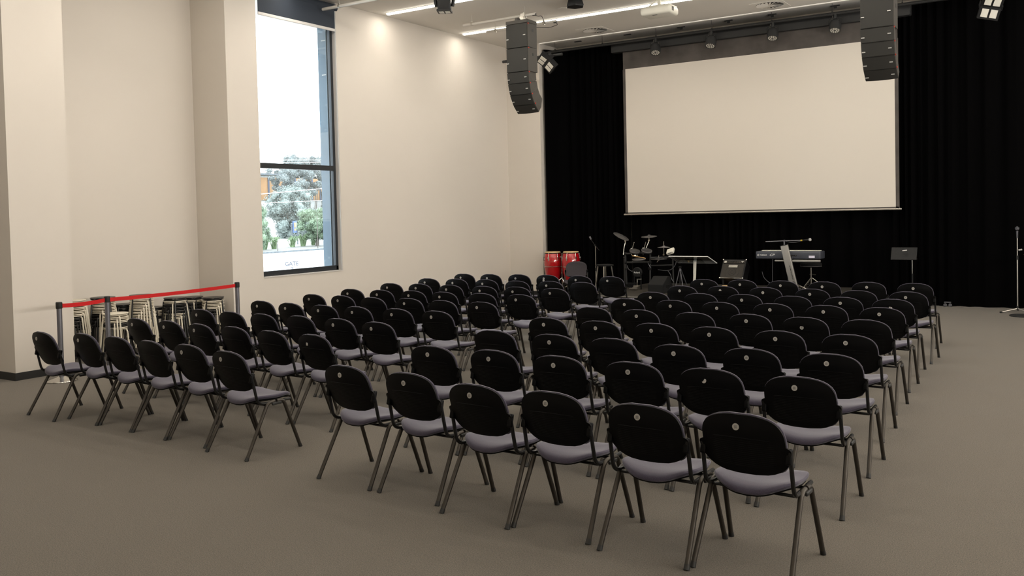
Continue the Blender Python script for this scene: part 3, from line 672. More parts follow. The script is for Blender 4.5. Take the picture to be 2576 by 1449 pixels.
# ---------------------------------------------------------------- stacked stools
def make_stool(m, seatm):
    t = thing('stacking_stool', '', 'stool')
    b = MB(); b.lathe([(0.140, 0.434), (0.158, 0.436), (0.164, 0.441), (0.162, 0.448), (0.12, 0.449), (0.0, 0.447)], n=28); b.build('seat', M[seatm], t)
    b = MB(); 
    for k in range(4):
        a = PI / 4 + k * PI / 2; ux, uy = math.cos(a), math.sin(a)
        lb_ = MB(); pts = fil([(ux * 0.04, uy * 0.04, 0.418), (ux * 0.158, uy * 0.158, 0.418), (ux * 0.205, uy * 0.205, 0.0)], 0.045, 5)
        lb_.tube(pts, 0.0105, 7); lb_.build('leg', M[m], t)
    ring = [(0.150 * math.cos(a), 0.150 * math.sin(a), 0.424) for a in [2 * PI * k / 24 for k in range(25)]]
    b.tube(ring, 0.007, 6); b.build('ring', M[m], t)
    return t
protoW = make_stool('stoolwhite', 'stoolwhite'); protoB = make_stool('stoolblack', 'stoolseat')
used = {'W': False, 'B': False}; PK = {}
for k_, pr in (('W', protoW), ('B', protoB)): PK[k_] = (pr, list(pr.children))
def put_stool(kind, loc, rot, lb, group):
    pr, ch = PK[kind]
    if not used[kind]: used[kind] = True; r = pr
    else:
        r = pr.copy(); C.objects.link(r)
        for c in ch: d = c.copy(); C.objects.link(d); d.parent = r
    r.location = loc; r.rotation_euler = rot; r['label'] = lb; r['group'] = group; return r
STACKS = [  # x, y, bottom-to-top colours, which stack
    (-11.45, 6.88, 'BBBBWWWWW', 'leftmost stack, half behind the column'), (-11.44, 7.31, 'BBBBWWWWB', 'tall stack behind the middle barrier post'),
    (-10.95, 7.17, 'WBWWW', 'short stack beside the middle barrier post'), (-11.58, 7.72, 'BBBBBB', 'low black stack between two tall stacks'),
    (-11.22, 7.76, 'WWWWWWWWB', 'tallest stack under the long red belt'), (-11.58, 8.20, 'BWWB', 'low stack at the wall mid-recess'),
    (-11.27, 8.35, 'WWBBBWB', 'fourth tall stack, topped black'), (-11.56, 8.87, 'BBBBWB', 'stack at the far wall, second from right'), (-11.15, 8.93, 'BBWWWB', 'rightmost stack beside the window wall')]
for n_, (x, y, cs, nm) in enumerate(STACKS):
    for k, c_ in enumerate(cs):
        cname = 'white' if c_ == 'W' else 'black'
        pos = 'top one' if k == len(cs) - 1 else ('bottom one' if k == 0 else '%s from bottom' % ORD[k])
        put_stool(c_, (x, y, 0.046 * k), (0, 0, math.radians(7 + 12 * k + 33 * n_)), '%s stacking stool, %s of the %s' % (cname, pos, nm), 'stacked stools')

# ---------------------------------------------------------------- band gear (stage top at z = 0.30)
ST = 0.30
def conga(x, y, lb, ztop=0.985, badge=True):
    t = thing('conga_drum', lb, 'drum', (x, y, 0), 0, 'red conga drums')
    b = MB(); b.lathe([(0.118, ztop - 0.72), (0.125, ztop - 0.715), (0.150, ztop - 0.60), (0.178, ztop - 0.46), (0.196, ztop - 0.32), (0.198, ztop - 0.24), (0.190, ztop - 0.14), (0.172, ztop - 0.05), (0.160, ztop - 0.02)], n=36); b.build('shell', M['red'], t)
    b = MB(); b.lathe([(0.168, ztop - 0.045), (0.172, ztop - 0.04), (0.172, ztop - 0.022), (0.166, ztop - 0.02)], n=36); b.build('rim', M['black'], t)
    b = MB(); b.lathe([(0.171, ztop - 0.022), (0.168, ztop - 0.012), (0.155, ztop - 0.001), (0.0, ztop)], n=36); b.build('drum_head', M['skin'], t)
    for k in range(6):
        a = 2 * PI * k / 6 - 0.5; c_, s_ = math.cos(a), math.sin(a)
        b = MB(); b.tube([(c_ * 0.176, s_ * 0.176, ztop - 0.035), (c_ * 0.186, s_ * 0.186, ztop - 0.045), (c_ * 0.200, s_ * 0.200, ztop - 0.18)], 0.006, 6)
        b.box((c_ * 0.197, s_ * 0.197, ztop - 0.135), (0.03, 0.03, 0.035), RZ(a)); b.tube([(c_ * 0.200, s_ * 0.200, ztop - 0.15), (c_ * 0.203, s_ * 0.203, ztop - 0.195)], 0.010, 8); b.build('tuning_lug', M['chrome'], t)
    if badge:
        a = -PI / 2 - 0.75 + YAW * 0; b = MB(); b.lathe([(0.0, 0), (0.030, 0), (0.030, 0.004), (0.0, 0.004)], (math.cos(a) * 0.190, math.sin(a) * 0.190, ztop - 0.16), 20, RZ(a) @ RY(PI / 2) @ Matrix.Diagonal((0.55, 1, 1)).to_3x3()); b.build('badge', M['plate'], t)
    return t
conga(-9.785, 16.9, 'red conga drum with a pale skin, the left one beside the cream wall')
conga(-9.335, 16.9, 'red conga drum with a pale skin, the right one behind the grey chair', 0.992, False)
t = thing('conga_stand', 'chrome double conga stand between the two red drums', 'stand', (-9.56, 16.9, 0))
b = MB(); b.tube([(0, 0, 0.12), (0, 0, 0.86)], 0.014, 10); b.lathe([(0.022, 0), (0.022, 0.04)], (0, 0, 0.50), 12); b.build('post', M['chrome'], t)
b = MB(); b.tube([(-0.06, 0, 0.86), (0.06, 0, 0.86)], 0.022, 10); b.build('clamp', M['chrome'], t)
for a in (-2.3, -0.8, 1.5):
    b = MB(); c_, s_ = math.cos(a), math.sin(a); b.tube([(0.0, 0, 0.42), (c_ * 0.10, s_ * 0.10, 0.34), (c_ * 0.30, s_ * 0.30, 0.012)], 0.011, 8); b.tube([(0, 0, 0.18), (c_ * 0.17, s_ * 0.17, 0.22)], 0.007, 6); l_ = b.build('leg', M['chrome'], t)
for s_ in (-1, 1):
    b = MB(); ring = [(s_ * 0.225 + 0.200 * math.cos(2 * PI * k / 24), 0.200 * math.sin(2 * PI * k / 24), 0.66) for k in range(25)]; b.tube(ring, 0.007, 6); b.tube([(0, 0, 0.66), (s_ * 0.03, 0, 0.66)], 0.012, 8); b.build('cradle_ring', M['chrome'], t)
    b = MB(); b.lathe([(0.12, 0.255), (0.125, 0.265)], (s_ * 0.225, 0, 0), 24); b.tube([(0, 0, 0.20), (s_ * 0.225, 0, 0.25)], 0.010, 8); b.build('drum_rest', M['chrome'], t)
def mic_stand(x, y, z0, h, lb, legs, m='satin', lr=0.30, split=None):
    t = thing('microphone_stand', lb, 'stand', (x, y, z0), 0)
    for a in legs:
        b = MB(); b.tube([(0, 0, 0.07), (math.cos(a) * lr, math.sin(a) * lr, 0.015)], 0.008, 7); lg = b.build('leg', M[m], t)
        b = MB(); b.tube([(math.cos(a) * (lr - 0.02), math.sin(a) * (lr - 0.02), 0.016), (math.cos(a) * (lr + 0.015), math.sin(a) * (lr + 0.015), 0.014)], 0.014, 8); b.build('rubber_foot', M['cap'], lg)
    b = MB(); b.tube([(0, 0, 0.05), (0, 0, 0.11)], 0.018, 10); b.build('leg_hub', M['cap'], t)
    sp = split or h * 0.55
    b = MB(); b.tube([(0, 0, 0.08), (0, 0, sp)], 0.0105, 8); b.build('lower_tube', M[m], t)
    b = MB(); b.tube([(0, 0, sp - 0.04), (0, 0, sp + 0.03)], 0.016, 10); b.build('clutch', M['cap'], t)
    b = MB(); b.tube([(0, 0, sp), (0, 0, h)], 0.008, 8); b.build('upper_tube', M[m], t)
    return t
t = mic_stand(-8.685, 16.8, 0.0, 1.12, 'slim microphone stand with a dark boom between the congas and the drum kit', (0.4, 2.5, 4.6), split=0.62)
b = MB(); b.tube([(0.10, -0.02, 1.02), (0, -0.02, 1.13), (-0.07, -0.02, 1.22), (-0.11, -0.02, 1.29)], 0.007, 7); b.lathe([(0.02, -0.015), (0.02, 0.015)], (0, -0.02, 1.13), 10, RX(PI / 2)); b.build('boom', M['black'], t)
b = MB(); b.tube([(-0.09, -0.02, 1.25), (-0.12, -0.02, 1.31)], [0.016, 0.020], 8); b.build('microphone', M['post'], t)
# bar stool by the drum kit
t = thing('bar_stool', 'tall stool with chrome legs and black seat left of the drum kit', 'stool', (-7.87, 15.6, 0))
b = MB(); b.lathe([(0.165, 0.775), (0.172, 0.78), (0.172, 0.800), (0.15, 0.806), (0.0, 0.806)], n=28); b.build('seat', M['blackmatt'], t)
for k in range(4):
    a = k * PI / 2 + 0.35; c_, s_ = math.cos(a), math.sin(a); b = MB(); b.tube(fil([(c_ * 0.13, s_ * 0.13, 0.775), (c_ * 0.16, s_ * 0.16, 0.55), (c_ * 0.235, s_ * 0.235, 0.0)], 0.2, 6), 0.012, 8); b.build('leg', M['chrome'], t)
b = MB(); b.tube([(0.205 * math.cos(2 * PI * k / 24), 0.205 * math.sin(2 * PI * k / 24), 0.26) for k in range(25)], 0.008, 6); b.build('foot_ring', M['chrome'], t)
# electronic drum kit
KX, KY = -7.45, 16.3
t = thing('electronic_drum_kit', 'black electronic drum kit on a rack with small pads and cymbals', 'drum kit', (KX, KY, ST))
def K(x, z, y=0.0): return (x - KX, y, z - ST)
b = MB()
b.tube([K(-7.757, 0.985), K(-7.74, 0.31)], 0.019, 10); b.tube([K(-7.214, 1.0), K(-7.235, 0.31)], 0.019, 10)
b.tube([K(-7.757, 0.975), K(-7.214, 0.995)], 0.019, 10); b.tube([K(-7.745, 0.80), K(-7.209, 0.815)], 0.019, 10)
b.tube([K(-7.209, 0.90), K(-6.85, 0.90, 0.25)], 0.019, 10); b.tube([K(-7.209, 0.745), K(-6.85, 0.745, 0.25)], 0.014, 8); b.tube([K(-6.85, 0.92, 0.25), K(-6.84, 0.31, 0.25)], 0.016, 8)
b.tube([K(-7.757, 0.9), K(-7.95, 0.88, 0.35)], 0.019, 10); b.tube([K(-7.95, 0.9, 0.35), K(-7.95, 0.31, 0.35)], 0.016, 8)
b.build('rack_frame', M['truss'], t)
for x, z in ((-7.757, 0.975), (-7.214, 0.995), (-7.745, 0.80), (-7.209, 0.815), (-7.745, 0.68), (-7.225, 0.69)):
    b = MB(); b.rbox(K(x, z, -0.005), (0.05, 0.055, 0.055), 0.01); b.build('rack_clamp', M['black'], t)
def pad(nm, c, r, th, R, m='rubber', edge=True):
    b = MB(); b.lathe([(r * 0.96, -th), (r, -th * 0.6), (r, 0), (r * 0.93, 0.004), (0.0, 0.006)], c, 32, R); o = b.build(nm, M[m], t)
    if edge:
        b = MB(); b.lathe([(r * 1.0, -th * 0.4), (r * 1.02, -th * 0.2), (r * 1.0, 0.001)], c, 32, R); b.build('rim', M['rubberlight'], o)
    return o
def cym(c, r, R, m='rubber'):
    b = MB(); b.lathe([(0.0, -0.012), (r * 0.5, -0.010), (r, -0.014), (r, -0.008), (r * 0.5, 0.004), (r * 0.22, 0.010), (r * 0.16, 0.024), (0.0, 0.028)], c, 36, R); o = b.build('cymbal_pad', M[m], t)
    b = MB(); b.lathe([(r * 0.97, -0.0155), (r * 1.005, -0.012), (r * 0.97, -0.007)], c, 36, R); b.build('cymbal_edge', M['rubberlight'], o)
cym(K(-7.885, 1.33, 0.1), 0.17, RY(0.52)); cym(K(-7.278, 1.325, 0.1), 0.155, RX(0.10)); cym(K(-7.01, 1.107, 0.2), 0.125, RX(0.0), 'rubberlight'); cym(K(-7.055, 0.885, 0.05), 0.165, RX(0.03))
for nm, pts in (('cymbal_arm', [K(-7.80, 0.96), K(-7.80, 1.10, .04), K(-7.79, 1.235, .1), K(-7.86, 1.30, .1)]), ('cymbal_arm', [K(-7.345, 0.98), K(-7.30, 1.14, .05), K(-7.275, 1.24, .1), K(-7.278, 1.31, .1)]),
                ('hi_hat_rod', [K(-7.01, 0.95, .2), K(-7.01, 1.215, .2)]), ('cymbal_arm', [K(-7.10, 0.80, .05), K(-7.055, 0.86, .05), K(-7.055, 0.945, .05)])):
    b = MB(); b.tube(pts, 0.010, 8); b.lathe([(0.02, -0.02), (0.02, 0.02)], pts[-2], 10, RX(PI / 2)); b.build(nm, M['chrome'], t)
for x, z in ((-7.50, 1.045), (-7.245, 1.055)):
    pad('tom_pad', K(x, z, -0.10), 0.105, 0.035, RY(0.30) @ RX(0.25))
    b = MB(); b.tube([K(x - 0.125, z - 0.10, 0), K(x - 0.085, z + 0.02, -0.04), K(x - 0.03, z + 0.16, -0.06)], 0.009, 8); b.lathe([(0.022, -0.025), (0.022, 0.025)], K(x - 0.09, z + 0.02, -0.04), 10, RX(1.2)); b.build('tom_arm', M['chrome'], t)
pad('snare_pad', K(-7.30, 0.90, -0.35), 0.13, 0.03, RX(0.12))
b = MB(); b.tube([K(-7.43, 0.845, -0.1), K(-7.40, 0.955, -0.3), K(-7.34, 0.965, -0.32)], 0.010, 8); b.lathe([(0.02, -0.02), (0.02, 0.02)], K(-7.40, 0.95, -0.3), 10, RX(1.2)); b.build('snare_arm', M['chrome'], t)
b = MB(); b.tube([K(-7.36, 0.672, -0.3), K(-7.34, 0.665, -0.29), K(-7.33, 0.55, -0.2)], 0.012, 8); b.build('pedal_link', M['black'], t)
b = MB(); b.lathe([(0.085, -0.03), (0.098, -0.02), (0.100, 0.02), (0.085, 0.03)], K(-7.349, 0.635, -0.32), 28, RX(PI / 2)); kp = b.build('kick_pad', M['black'], t)
b = MB(); b.lathe([(0.085, -0.002), (0.085, 0.002)], K(-7.349, 0.635, -0.352), 28, RX(PI / 2)); b.build('kick_face', M['blackmatt'], kp)
text('lettering', 'Roland', 0.045, M['white'], kp, K(-7.349, 0.63, -0.357), (PI / 2, 0, 0))
b = MB(); b.box(K(-7.42, 0.45, -0.32), (0.018, 0.03, 0.30)); b.box(K(-7.28, 0.45, -0.32), (0.018, 0.03, 0.30)); b.build('kick_tower', M['black'], t)
b = MB(); b.box(K(-7.36, 0.325, -0.50), (0.16, 0.07, 0.02)); b.box(K(-7.35, 0.35, -0.42), (0.085, 0.26, 0.012), RX(0.18)); b.box(K(-7.35, 0.372, -0.40), (0.11, 0.05, 0.012), RX(0.18)); b.tube([K(-7.35, 0.37, -0.35), K(-7.35, 0.50, -0.34)], 0.008, 6); b.tube([K(-7.36, 0.50, -0.34), K(-7.26, 0.50, -0.34)], 0.007, 6); b.build('kick_pedal', M['satin'], t)
b = MB(); b.rbox(K(-6.78, 1.03, -0.02), (0.15, 0.14, 0.06), 0.015, RY(-0.30) @ RX(0.6)); b.build('drum_module', M['whiteplastic'], t)
b = MB(); b.box(K(-6.775, 1.01, -0.065), (0.07, 0.05, 0.012), RY(-0.30) @ RX(0.6)); b.tube([K(-6.77, 0.90, 0.1), K(-6.77, 1.0, 0.0)], 0.012, 8); b.tube([K(-6.85, 0.90, 0.25), K(-6.77, 0.90, 0.1)], 0.012, 8); b.build('module_mount', M['black'], t)
for pts in ([K(-6.70, 0.86, .1), K(-6.74, 0.74, .1), K(-6.82, 0.66, .1), K(-6.95, 0.64, .1), K(-7.10, 0.66, .1)], [K(-6.90, 0.64, .12), K(-6.84, 0.56, .12), K(-6.83, 0.48, .12), K(-6.78, 0.42, .12)],
            [K(-7.72, 0.74), K(-7.70, 0.67), K(-7.62, 0.62), K(-7.55, 0.64)], [K(-7.28, 0.82), K(-7.22, 0.74, -.04), K(-7.20, 0.70, -.02)]):
    b = MB(); b.tube(fil(pts, 0.05), 0.006, 6); b.build('cable', M['post'], t)
b = MB(); b.box(K(-7.72, 0.345, 0.05), (0.34, 0.12, 0.07), RZ(0.35) @ RX(0.2)); b.build('pedal_board', M['black'], t)
b = MB(); b.tube([(-7.406, 15.88, 0.962), (-7.138, 15.90, 0.912)], [0.0085, 0.0065], 8); tag(b.build('drumstick', M['wood']), 'pale wooden drumstick lying on the snare pad of the drum kit', 'drumstick')
# instrument stand, floor monitor
t = thing('instrument_stand', 'folding black A-frame instrument stand right of the drum kit', 'stand', (-6.88, 17.0, ST))
for s_ in (-1, 1):
    b = MB(); b.tube([(0, 0, 0.36), (s_ * 0.075, -0.06, 0.0)], 0.010, 8); b.tube([(0, 0.03, 0.34), (s_ * 0.075, 0.16, 0.0)], 0.010, 8); b.build('leg', M['post'], t)
b = MB(); b.rbox((0, 0, 0.37), (0.05, 0.05, 0.04), 0.008); b.tube([(-0.05, -0.05, 0.1), (0.05, -0.05, 0.1)], 0.006, 6); b.build('hinge', M['black'], t)
t = thing('floor_monitor', 'black wedge floor monitor speaker at the front of the stage', 'speaker', (-6.66, 15.47, ST), 0.0)
b = MB(); b.side([(-0.22, 0.0), (0.26, 0.0), (0.26, 0.07), (0.12, 0.30), (0.02, 0.30), (-0.22, 0.16)], -0.15, 0.15); b.build('cabinet', M['blackmatt'], t, 0.006)
b = MB(); b.box((0, 0.195, 0.19), (0.26, 0.24, 0.008), RX(-1.02)); b.build('grille', M['grille'], t)
b = MB(); b.box((0.152, 0.0, 0.12), (0.006, 0.14, 0.05)); b.build('handle', M['black'], t)
# lectern
t = thing('lectern', 'clear acrylic lectern with a white post in the middle of the stage', 'lectern', (-6.03, 15.52, ST))
R = RX(-0.30)
b = MB(); b.box((0, 0, 0.61), (0.74, 0.50, 0.012), R); b.build('top', M['acrylic'], t)
b = MB(); 
b.box(R @ Vector((0, -0.25, 0)) + Vector((0, 0, 0.616)), (0.745, 0.010, 0.014), R); b.box(R @ Vector((0.37, 0, 0)) + Vector((0, 0, 0.616)), (0.010, 0.50, 0.014), R); b.box(R @ Vector((0, 0.25, 0.0)) + Vector((0, 0, 0.618)), (0.745, 0.008, 0.02), R); b.box(R @ Vector((-0.37, 0, 0)) + Vector((0, 0, 0.616)), (0.006, 0.50, 0.012), R); b.build('polished_edge', M['reveal'], t)
b = MB(); b.tube([(-0.01, 0.02, 0.02), (0.02, 0.02, 0.30), (0.03, 0.02, 0.585)], [0.022, 0.026, 0.030], 14); b.build('post', M['whiteplastic'], t)
b = MB(); b.lathe([(0.19, 0.0), (0.195, 0.008), (0.19, 0.016), (0.0, 0.018)], n=32); b.build('base', M['acrylic'], t)
b = MB(); b.box((0.03, 0.02, 0.590), (0.30, 0.22, 0.010), R); b.build('mounting_plate', M['acrylic'], t)
# combo amplifier on a low black stand
t = thing('amplifier', 'black combo amplifier with a white badge, tilted back on its stand', 'amplifier', (-5.69, 16.6, ST))
R = RX(-0.62)
def A(x, y, z): return Vector((0, 0, 0.20)) + R @ Vector((x, y, z))
b = MB(); b.box(A(0, 0.13, 0.215), (0.46, 0.26, 0.43), R); b.build('cabinet', M['black'], t, 0.008)
b = MB(); b.box(A(0, -0.004, 0.165), (0.42, 0.010, 0.31), R); b.build('grille', M['amp'], t)
b = MB(); b.box(A(0, -0.004, 0.365), (0.42, 0.010, 0.06), R); cp = b.build('control_panel', M['amp'], t)
b = MB(); b.box(A(-0.17, -0.011, 0.365), (0.045, 0.004, 0.04), R); b.build('meter', M['plate'], cp)
b = MB(); b.box(A(0.165, -0.011, 0.378), (0.05, 0.004, 0.010), R); b.box(A(0.165, -0.011, 0.362), (0.016, 0.004, 0.02), R); b.build('emblem', M['badge'], cp)
for k in range(8):
    b = MB(); b.lathe([(0.010, 0), (0.008, 0.014)], A(-0.12 + 0.028 * k, -0.008, 0.37), 10, R @ RX(PI / 2)); b.build('knob', M['ink'], cp)
b = MB(); b.rbox(A(0, -0.014, 0.265), (0.175, 0.008, 0.052), 0.003, R); bp_ = b.build('badge', M['plate'], t)
o = text('lettering', 'ASHDOWN', 0.034, M['ink'], bp_, A(0, -0.019, 0.265), (PI / 2 - 0.62, 0, 0))
for r_ in (0.135, 0.075, 0.03):
    b = MB(); b.tube([A(r_ * math.cos(2 * PI * k / 24), -0.010, 0.14 + r_ * math.sin(2 * PI * k / 24)) for k in range(25)], 0.003, 5); b.build('speaker_ring', M['truss'], t)
for x, z in ((-0.225, 0.008), (0.225, 0.008), (-0.225, 0.422), (0.225, 0.422)):
    b = MB(); b.rbox(A(x, 0.006, z), (0.028, 0.028, 0.028), 0.006, R); b.build('corner_cap', M['chrome'], t)
b = MB(); b.box(A(0, -0.004, 0.004), (0.42, 0.006, 0.006), R); b.build('lower_trim', M['satin'], t)
b = MB(); b.box((0, 0.17, 0.015), (0.40, 0.40, 0.03)); b.box((-0.17, 0.05, 0.10), (0.03, 0.03, 0.19)); b.box((0.17, 0.05, 0.10), (0.03, 0.03, 0.19)); b.box((0, 0.32, 0.05), (0.36, 0.03, 0.07)); b.build('tilt_stand', M['blackmatt'], t)
# keyboard, its stand and boom microphone
t = thing('keyboard_stand', 'silver column keyboard stand leaning under the stage piano', 'stand', (-4.50, 16.5, ST))
top, bot = Vector((-0.135, -0.02, 0.842)), Vector((0.03, -0.02, 0.10))
d = (top - bot).normalized(); R = Matrix((Vector((d.z, 0, -d.x)), Vector((0, 1, 0)), d)).transposed()
b = MB(); b.rbox((top + bot) / 2, (0.135, 0.06, (top - bot).length), 0.012, R); cl = b.build('column', M['silver'], t)
b = MB(); b.box(top, (0.145, 0.07, 0.012), R); b.build('top_cap', M['black'], t)
b = MB(); b.lathe([(0.055, 0.0), (0.068, 0.10)], bot + Vector((0.02, 0, -0.08)), 16); b.build('hub', M['satin'], t)
for pts in ([(0.05, 0, 0.03), (0.10, 0.05, 0.10), (0.36, -0.10, 0.012)], [(0.02, 0, 0.03), (-0.30, -0.12, 0.012)], [(0.05, 0.05, 0.04), (0.06, 0.34, 0.012)]):
    b = MB(); b.tube(pts, 0.014, 8); b.build('leg', M['satin'], t)
b = MB(); b.rbox((0.25, 0.02, 0.552), (0.50, 0.06, 0.040), 0.008); b.rbox((-0.22, 0.02, 0.552), (0.20, 0.05, 0.03), 0.008); b.build('tier_arm', M['silver'], t)
mid = bot.lerp(top, 0.32)
ax = Matrix((-d, Vector((d.z, 0, -d.x)), Vector((0, -1, 0)))).transposed().to_euler()
text('lettering', 'ULTIMATE SUPPORT', 0.030, M['ink'], cl, mid + Vector((0.02, -0.0335, 0)), ax)
b = MB(); lc = bot.lerp(top, 0.06) + Vector((0.018, -0.0335, 0)); b.tube([lc + Vector((0.030 * math.cos(2 * PI * k / 24), 0, 0.030 * math.sin(2 * PI * k / 24))) for k in range(25)], 0.0042, 5); b.tube([lc + Vector((-0.008, 0, 0.014)), lc + Vector((0.010, 0, 0.002)), lc + Vector((-0.004, 0, -0.012))], 0.004, 5); b.build('emblem', M['ink'], cl)
t = thing('stage_piano', 'dark grey stage piano seen from behind with white lettering', 'keyboard', (-4.612, 16.6, 0.878))
b = MB(); b.rbox((0, 0.17, 0.072), (1.185, 0.34, 0.142), 0.018); cs = b.build('case', M['kbd'], t)
text('lettering', 'YAMAHA', 0.044, M['white'], cs, (-0.445, -0.003, 0.072), (PI / 2, 0, 0), sx=0.72)
text('lettering', 'CP', 0.060, M['white'], cs, (-0.288, -0.003, 0.074), (PI / 2, 0, 0), shear=0.3, sx=1.3)
b = MB(); b.tube([(-0.543 + 0.017 * math.cos(2 * PI * k / 20), -0.001, 0.073 + 0.017 * math.sin(2 * PI * k / 20)) for k in range(21)], 0.003, 5)
for k in range(3):
    a = PI / 2 + k * 2 * PI / 3; b.tube([(-0.543, -0.001, 0.073), (-0.543 + 0.014 * math.cos(a), -0.001, 0.073 + 0.014 * math.sin(a))], 0.0028, 5)
b.build('emblem', M['white'], cs)
b = MB(); b.box((0.44, -0.002, 0.045), (0.105, 0.003, 0.042)); b.build('white_label', M['whitesticker'], cs)
b = MB(); b.box((0.10, -0.003, 0.065), (0.14, 0.006, 0.02)); b.build('socket_panel', M['ink'], cs)
for k in range(4):
    b = MB(); b.lathe([(0.007, 0), (0.007, 0.012)], (0.05 + 0.035 * k, -0.003, 0.066), 8, RX(PI / 2)); b.build('plug', M['chrome'] if k % 2 else M['black'], cs)
b = MB(); b.box((0, 0.30, 0.139), (1.1, 0.02, 0.012)); b.build('key_bed', M['black'], t)
for k in range(52):
    b = MB(); 
    if k == 0: b.box((0, 0, 0), (0.0205, 0.11, 0.012)); kb = b.build('white_key', M['whiteplastic'], t)
    else: kb = kb.copy(); C.objects.link(kb)
    kb.location = (-0.53 + 0.0208 * k, 0.265, 0.146)
for pts in ([(-0.27, 0.0, 0.0), (-0.28, -0.01, -0.30), (-0.27, -0.01, -0.57)], [(0.10, -0.01, 0.06), (0.06, -0.03, -0.12), (0.02, -0.03, -0.30), (0.0, -0.02, -0.57)]):
    b = MB(); b.tube(fil(pts, 0.15), 0.005, 6); b.build('cable', M['post'], t)
t = thing('boom_microphone', 'black boom arm with yellow tape and a silver ball microphone above the piano', 'microphone', (-4.637, 16.5, 1.142))
b = MB(); b.tube([(0, 0, 0.0), (0, 0, 0.075)], 0.013, 8); b.lathe([(0.02, -0.02), (0.02, 0.02)], (0, 0, 0.077), 10, RX(PI / 2)); b.build('riser', M['post'], t)
b = MB(); b.tube([(-0.345, 0, 0.063), (0.02, 0, 0.078), (0.36, 0, 0.086)], 0.009, 8); b.build('boom', M['post'], t)
b = MB(); b.tube([(0.295, 0, 0.0845), (0.325, 0, 0.0853)], 0.014, 10); b.build('tape', M['yellow'], t)
b = MB(); b.tube([(0.33, 0, 0.086), (0.44, 0, 0.097)], [0.012, 0.017], 10); b.build('microphone_body', M['black'], t)
b = MB(); b.lathe([(0.0, -0.028), (0.02, -0.022), (0.028, 0), (0.02, 0.022), (0.0, 0.028)], (0.462, 0, 0.099), 16); b.build('microphone_head', M['badge'], t)
b = MB(); b.tube(fil([(0.02, 0.0, 0.07), (0.12, 0.0, 0.045), (0.22, 0.0, 0.05), (0.33, 0.0, 0.082)], 0.08), 0.004, 6); b.build('cable', M['post'], t)
t = thing('drum_throne', 'round black padded stool with chrome tripod behind the piano', 'stool', (-4.31, 17.08, ST))
b = MB(); b.lathe([(0.14, 0.405), (0.19, 0.425), (0.20, 0.45), (0.19, 0.475), (0.0, 0.482)], n=32); b.build('seat', M['blackmatt'], t)
b = MB(); b.tube([(0.19 * math.cos(2 * PI * k / 32), 0.19 * math.sin(2 * PI * k / 32), 0.425) for k in range(33)], 0.006, 5); b.build('piping', M['rubberlight'], t)
b = MB(); b.tube([(0, 0, 0.02), (0, 0, 0.40)], 0.014, 10); b.tube([(-0.03, 0, 0.27), (0.09, 0, 0.262)], 0.010, 8); b.build('post', M['chrome'], t)
for a in (0.1, 2.2, 4.3):
    b = MB(); b.tube([(0.02 * math.cos(a), 0.02 * math.sin(a), 0.20), (0.26 * math.cos(a), 0.26 * math.sin(a), 0.012)], 0.012, 8); b.tube([(0, 0, 0.06), (0.15 * math.cos(a), 0.15 * math.sin(a), 0.10)], 0.006, 6); b.build('leg', M['chrome'], t)
t = thing('hand_drum', 'small pale wooden hand drum on the stage behind the front chairs', 'drum', (-5.775, 16.6, ST))
b = MB(); b.lathe([(0.088, 0.0), (0.092, 0.01), (0.092, 0.055), (0.088, 0.06)], n=28); b.build('shell', M['wood'], t)
b = MB(); b.lathe([(0.090, 0.058), (0.088, 0.064), (0.0, 0.066)], n=28); b.build('skin', M['skin'], t)
b = MB(); b.tube(fil([(-5.18, 16.9, 0.62), (-5.15, 16.9, 0.50), (-5.05, 16.88, 0.42), (-5.00, 16.86, 0.40), (-4.93, 16.8, 0.315), (-4.85, 16.7, 0.306)], 0.06), 0.005, 6); tag(b.build('cable', M['post']), 'thin grey cable drooping to the stage between amplifier and piano', 'cable')
t = thing('music_stand', 'black music stand with a pale clip in front of the right curtain', 'music stand', (-2.545, 17.0, 0))
b = MB(); b.box((-0.13, -0.02, 0.97), (0.42, 0.012, 0.24), RX(-0.5)); b.box((-0.13, 0.055, 0.868), (0.42, 0.05, 0.008), RX(-0.5)); b.build('desk', M['black'], t)
b = MB(); b.box((-0.11, -0.075, 1.03), (0.075, 0.012, 0.014), RY(-0.12)); b.build('clip', M['reveal'], t)
b = MB(); b.tube([(0, 0, 0.60), (0, 0, 0.86)], 0.009, 8); b.build('upper_tube', M['chrome'], t)
b = MB(); b.tube([(0, 0, 0.06), (0, 0, 0.62)], 0.013, 8); b.tube([(0, 0, 0.86), (-0.08, 0.02, 0.93)], 0.012, 8); b.build('lower_tube', M['black'], t)
for a in (0.5, 2.6, 4.7):
    b = MB(); b.tube([(0, 0, 0.22), (0.24 * math.cos(a), 0.24 * math.sin(a), 0.012)], 0.010, 8); b.build('leg', M['black'], t)
t = mic_stand(-0.93, 16.95, 0.0, 1.36, 'microphone stand with chrome tripod legs at the right edge', (3.72, 5.6, 1.6), 'satin', 0.28, 0.92)
b = MB(); b.lathe([(0.0, -0.035), (0.03, -0.02), (0.034, 0.01), (0.0, 0.04)], (0.0, -0.02, 1.40), 12); b.tube([(0.0, -0.02, 1.36), (0.0, -0.01, 1.24)], [0.017, 0.012], 8); b.build('microphone', M['post'], t)
b = MB(); b.tube([(0.02, -0.02, 1.04), (0.07, -0.03, 1.05)], 0.014, 8); b.build('knob', M['badge'], t)
t = thing('cymbal_stand', 'brass cymbal on a black stand cut off by the right edge', 'cymbal', (-0.66, 17.2, 0))
b = MB(); b.lathe([(0.20, 0.955), (0.10, 0.985), (0.04, 1.0), (0.0, 1.02)], n=32); b.build('cymbal', M['brass'], t)
b = MB(); b.tube([(0, 0, 0.1), (0, 0, 1.05)], 0.010, 8); b.build('post', M['black'], t)
